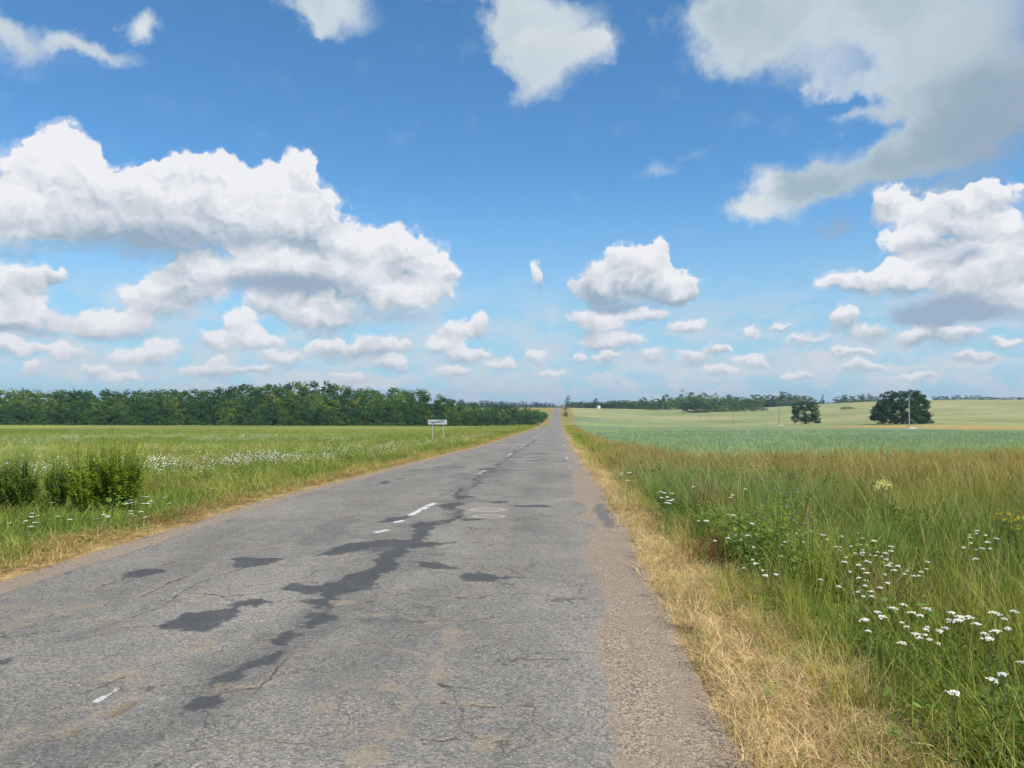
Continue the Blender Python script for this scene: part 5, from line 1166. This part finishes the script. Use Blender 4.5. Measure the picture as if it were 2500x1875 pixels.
# ------------------------------------------------------------------ sign, poles, house
def boxmesh(bm, c, s, bev=0.0, rot=None):
    r = bmesh.ops.create_cube(bm, size=1.0); vs_ = r['verts']
    bmesh.ops.scale(bm, vec=s, verts=vs_)
    if bev:
        es = list({e for v in vs_ for e in v.link_edges}); r2 = bmesh.ops.bevel(bm, geom=es, offset=bev, segments=2, affect='EDGES'); vs_ = list({v for v in r2['verts']} | {v for v in vs_ if v.is_valid})
    if rot is not None: bmesh.ops.rotate(bm, cent=(0, 0, 0), matrix=rot, verts=vs_)
    bmesh.ops.translate(bm, vec=c, verts=vs_); return vs_
def bobj(name, bm, mat, parent=None, smooth=False):
    me = bpy.data.meshes.new(name); bm.to_mesh(me); bm.free()
    if smooth: me.polygons.foreach_set('use_smooth', np.ones(len(me.polygons), bool))
    return link_mesh(name, me, mat, parent)
def build_sign():
    Y = 58.0; X = at(437.5, Y); z0 = terz(X, Y); d = Y/FPX
    root = empty('village_sign', (X, Y, z0), R(-4), 'white village end sign with struck-out black name on two thin grey posts', 'road sign')
    W = 19.6*d; zt = ztop(419.9, Y)-z0; zb = ztop(424.8, Y)-z0; zc = (zt+zb)/2; Hh = zt-zb
    white = flat_mat('sign_white_paint', (.80,.82,.80), .45, .06, 6, .4); black = flat_mat('sign_black_paint', (.03,.03,.035), .5, .1); steel = flat_mat('galvanised_steel', (.48,.50,.49), .5, .12, 5, .5); red = flat_mat('sign_dark_red_paint', (.10,.035,.03), .5, .1)
    bm = bmesh.new(); boxmesh(bm, (0, 0, zc), (W, .025, Hh), .006); bd = bobj('board', bm, white, root); bd.rotation_euler = (0, R(0), 0)
    fr = bmesh.new(); boxmesh(fr, (0, -.016, zt-.012), (W-.03, .004, .008)); boxmesh(fr, (0, -.016, zb+.012), (W-.03, .004, .008)); boxmesh(fr, (-W/2+.018, -.016, zc), (.008, .004, Hh-.04)); boxmesh(fr, (W/2-.018, -.016, zc), (.008, .004, Hh-.04)); bobj('border', fr, black, root)
    cu = bpy.data.curves.new('name_text', 'FONT'); cu.body = 'РАМАЛЕДАВА'; cu.size = Hh*.60; cu.align_x = 'CENTER'; cu.align_y = 'CENTER'; cu.extrude = .002; cu.offset = .004; cu.space_character = 1.12
    to = bpy.data.objects.new('tmp', cu); COL.objects.link(to); dg = bpy.context.evaluated_depsgraph_get(); me = bpy.data.meshes.new_from_object(to.evaluated_get(dg)); bpy.data.objects.remove(to)
    me.materials.clear(); lt = link_mesh('lettering', me, black, root); lt.rotation_euler = (math.pi/2, 0, 0); lt.location = (0, -.016, zc)
    w0 = max(v.co.x for v in me.vertices)-min(v.co.x for v in me.vertices); lt.scale = (W*.86/w0, 1, 1)
    bm = bmesh.new(); ang = math.atan2(Hh*.80, W*.64); boxmesh(bm, (-.02*W, -.0195, zc), (math.hypot(Hh*.80, W*.64), .004, .036), 0, Matrix.Rotation(-ang, 3, 'Y')); bobj('strike_bar', bm, red, root)
    for k, xx in ((0, (432.2-437.5)*d), (1, (443.8-437.5)*d)):
        V, F = tube([(xx, .035, -.3), (xx+.01*(1-2*k), .035, zc), (xx, .035, zt+(.03 if k == 0 else -.02))], [.028, .028, .028], 12); link_mesh('post', np_mesh('post', V, F, True), steel, root)
build_sign()
def build_poles():
    conc = flat_mat('weathered_concrete', (.46,.44,.40), .85, .15, 4); wood = flat_mat('grey_weathered_wood', (.15,.14,.125), .9, .2, 4); cer = flat_mat('porcelain', (.55,.55,.52), .3, .05); sand = flat_mat('bare_pale_earth', (.50,.46,.36), .95, .2, 2)
    labs = ['nearest and tallest pale concrete pole standing in front of the large lone tree', 'grey pole in the field just left of the small lone tree', 'thin pole in the field, second to the left of the small lone tree', 'thin pole in the field below the copse, right of the dark front bush... ',
            'thin pole in front of the copse beside a dark patch in the field', 'farthest thin pole, left of the copse with pale earth at its foot']
    labs[3] = 'thin pole in the open field below the copse, third of the row from the left'
    for k, (px, top, Y) in enumerate(((908.7, 395.2, 228.0), (778.6, 407.4, 363.0), (732.7, 411.6, 460.0), (699.8, 409.8, 567.0), (677.9, 404.6, 670.0), (663, 401.8, 767.0))):
        X = at(px, Y); z0 = terz(X, Y); H = ztop(top, Y)-z0; m = conc if k in (0, 5) else wood
        root = empty('utility_pole', (X, Y, z0), 0, labs[k], 'pole', 'poles crossing the right fields')
        r0 = .17 if k == 0 else .13; V, F = tube([(0, 0, -.5), (0, 0, H*.5), (0.05, 0, H)], [r0, r0*.85, r0*.6], 10); link_mesh('shaft', np_mesh('shaft', V, F, True), m, root)
        bm = bmesh.new(); boxmesh(bm, (0, 0, H-.45), (.16, .9, .10), .01); cr = bobj('crossarm', bm, m, root)
        for s in (-.38, .38):
            V, F = tube([(0, s, H-.40), (0, s, H-.33), (0, s, H-.28), (0, s, H-.22)], [.02, .05, .035, .045], 8); link_mesh('insulator', np_mesh('insulator', V, F, True), cer, cr)
        if k in (0, 1, 5, 4):
            rg = np.random.default_rng(k); n = 26; a = np.linspace(0, 2*np.pi, n, endpoint=False); rad = (1.2 if k else 1.1)*(.7+.6*rg.random(n)); ring = np.stack([np.cos(a)*rad*1.6+.8, np.sin(a)*rad*.8], 1); hm = .35
            V = [(0.8, 0, hm)]+[(x*.55+.3, y*.55, hm*.85) for x, y in ring]+[(x, y, -.25) for x, y in ring]
            F = [(0, 1+i, 1+(i+1) % n) for i in range(n)]; F2 = [(1+i, 1+n+i, 1+n+(i+1) % n, 1+(i+1) % n) for i in range(n)]
            bm = bmesh.new(); vv = [bm.verts.new(v) for v in V]; [bm.faces.new([vv[i] for i in f]) for f in F+F2]
            o = bobj('earth_mound', bm, sand if k != 4 else flat_mat('dark_weeds_mound', (.10,.13,.06), .95, .3, 2), None, True); o.location = (X, Y, terz(X, Y)); tag(o, '%s at the foot of the %s' % ('pale bare earth' if k != 4 else 'dark weeds', ['nearest pole', 'pole left of the small lone tree', '', '', 'pole below the dark bush', 'farthest pole'][k]), 'mound', 'patches at the feet of the poles')
build_poles()
def build_house():
    Y = 790.0; px = 598.0; X = at(px, Y); z0 = terz(X, Y); s = Y/FPX; W = 3.4*s; H = ztop(407.6, Y)-z0; Hr = ztop(406.0, Y)-z0
    H = max(H, 2.3); Hr = max(Hr, H+1.3)
    root = empty('white_house', (X, Y, z0), R(16), 'small white house far off between the road and the right hedge', 'house')
    wall = flat_mat('white_plaster', (.82,.82,.80), .8, .05, 1); roof = flat_mat('dark_roof_sheet', (.07,.07,.07), .8, .15, 2); win = flat_mat('dark_glass', (.03,.035,.045), .15, .1, 2, .5); D = 5.0
    bm = bmesh.new(); pts = [(-W/2, 0), (W/2, 0), (W/2, H), (0, Hr), (-W/2, H)]
    a = [bm.verts.new((x, -D/2, z-.3*(z == 0))) for x, z in pts]; b = [bm.verts.new((x, D/2, z-.3*(z == 0))) for x, z in pts]
    bm.faces.new(a); bm.faces.new(b[::-1]); [bm.faces.new((a[i], b[i], b[(i+1) % 5], a[(i+1) % 5])) for i in range(5)]; bobj('wall', bm, wall, root)
    bm = bmesh.new()
    for sg in (-1, 1):
        e = Vector((sg*(W/2+.25), 0, H-.1)); r = Vector((0, 0, Hr+.06)); u = (e-r); n = Vector((-u.z, 0, u.x)).normalized()*.08; n = n if n.z > 0 else -n
        q = [bm.verts.new((p.x, yy, p.z)) for yy in (-D/2-.3, D/2+.3) for p in (r, e, e+n, r+n)]
        for f in ((0,1,2,3),(7,6,5,4),(0,4,5,1),(3,2,6,7),(1,5,6,2),(0,3,7,4)): bm.faces.new([q[i] for i in f])
    rf = bobj('roof', bm, roof, root)
    bm = bmesh.new(); boxmesh(bm, (-W*.18, -D*.1, Hr+.2), (.35, .35, .9)); bobj('chimney', bm, roof, rf)
    bm = bmesh.new(); boxmesh(bm, (-W*.27, -D/2-.03, 1.25), (.8, .08, 1.2)); bobj('window', bm, win, root)
    bm = bmesh.new(); boxmesh(bm, (-W*.75, .4, 1.0), (W*.5, 2.2, 2.2), .03); bobj('side_shed', bm, roof, root)
build_house()

# ------------------------------------------------------------------ air
def build_haze():
    bm = bmesh.new(); boxmesh(bm, (0, 0, 13), (6900, 6900, 58)); o = bobj('haze', bm, None)
    m = bpy.data.materials.new('haze_air'); m.use_nodes = True; g = NT(m.node_tree); out = g.n('ShaderNodeOutputMaterial'); v = g.n('ShaderNodeVolumePrincipled')
    v.inputs['Color'].default_value = (.62, .80, 1.0, 1); v.inputs['Density'].default_value = .00016; v.inputs['Anisotropy'].default_value = .2
    g.nt.links.new(v.outputs[0], out.inputs['Volume']); o.data.materials.clear(); o.data.materials.append(m); tag(o, 'thin bluish summer air over the whole landscape', 'haze', None, 'stuff')
build_haze()
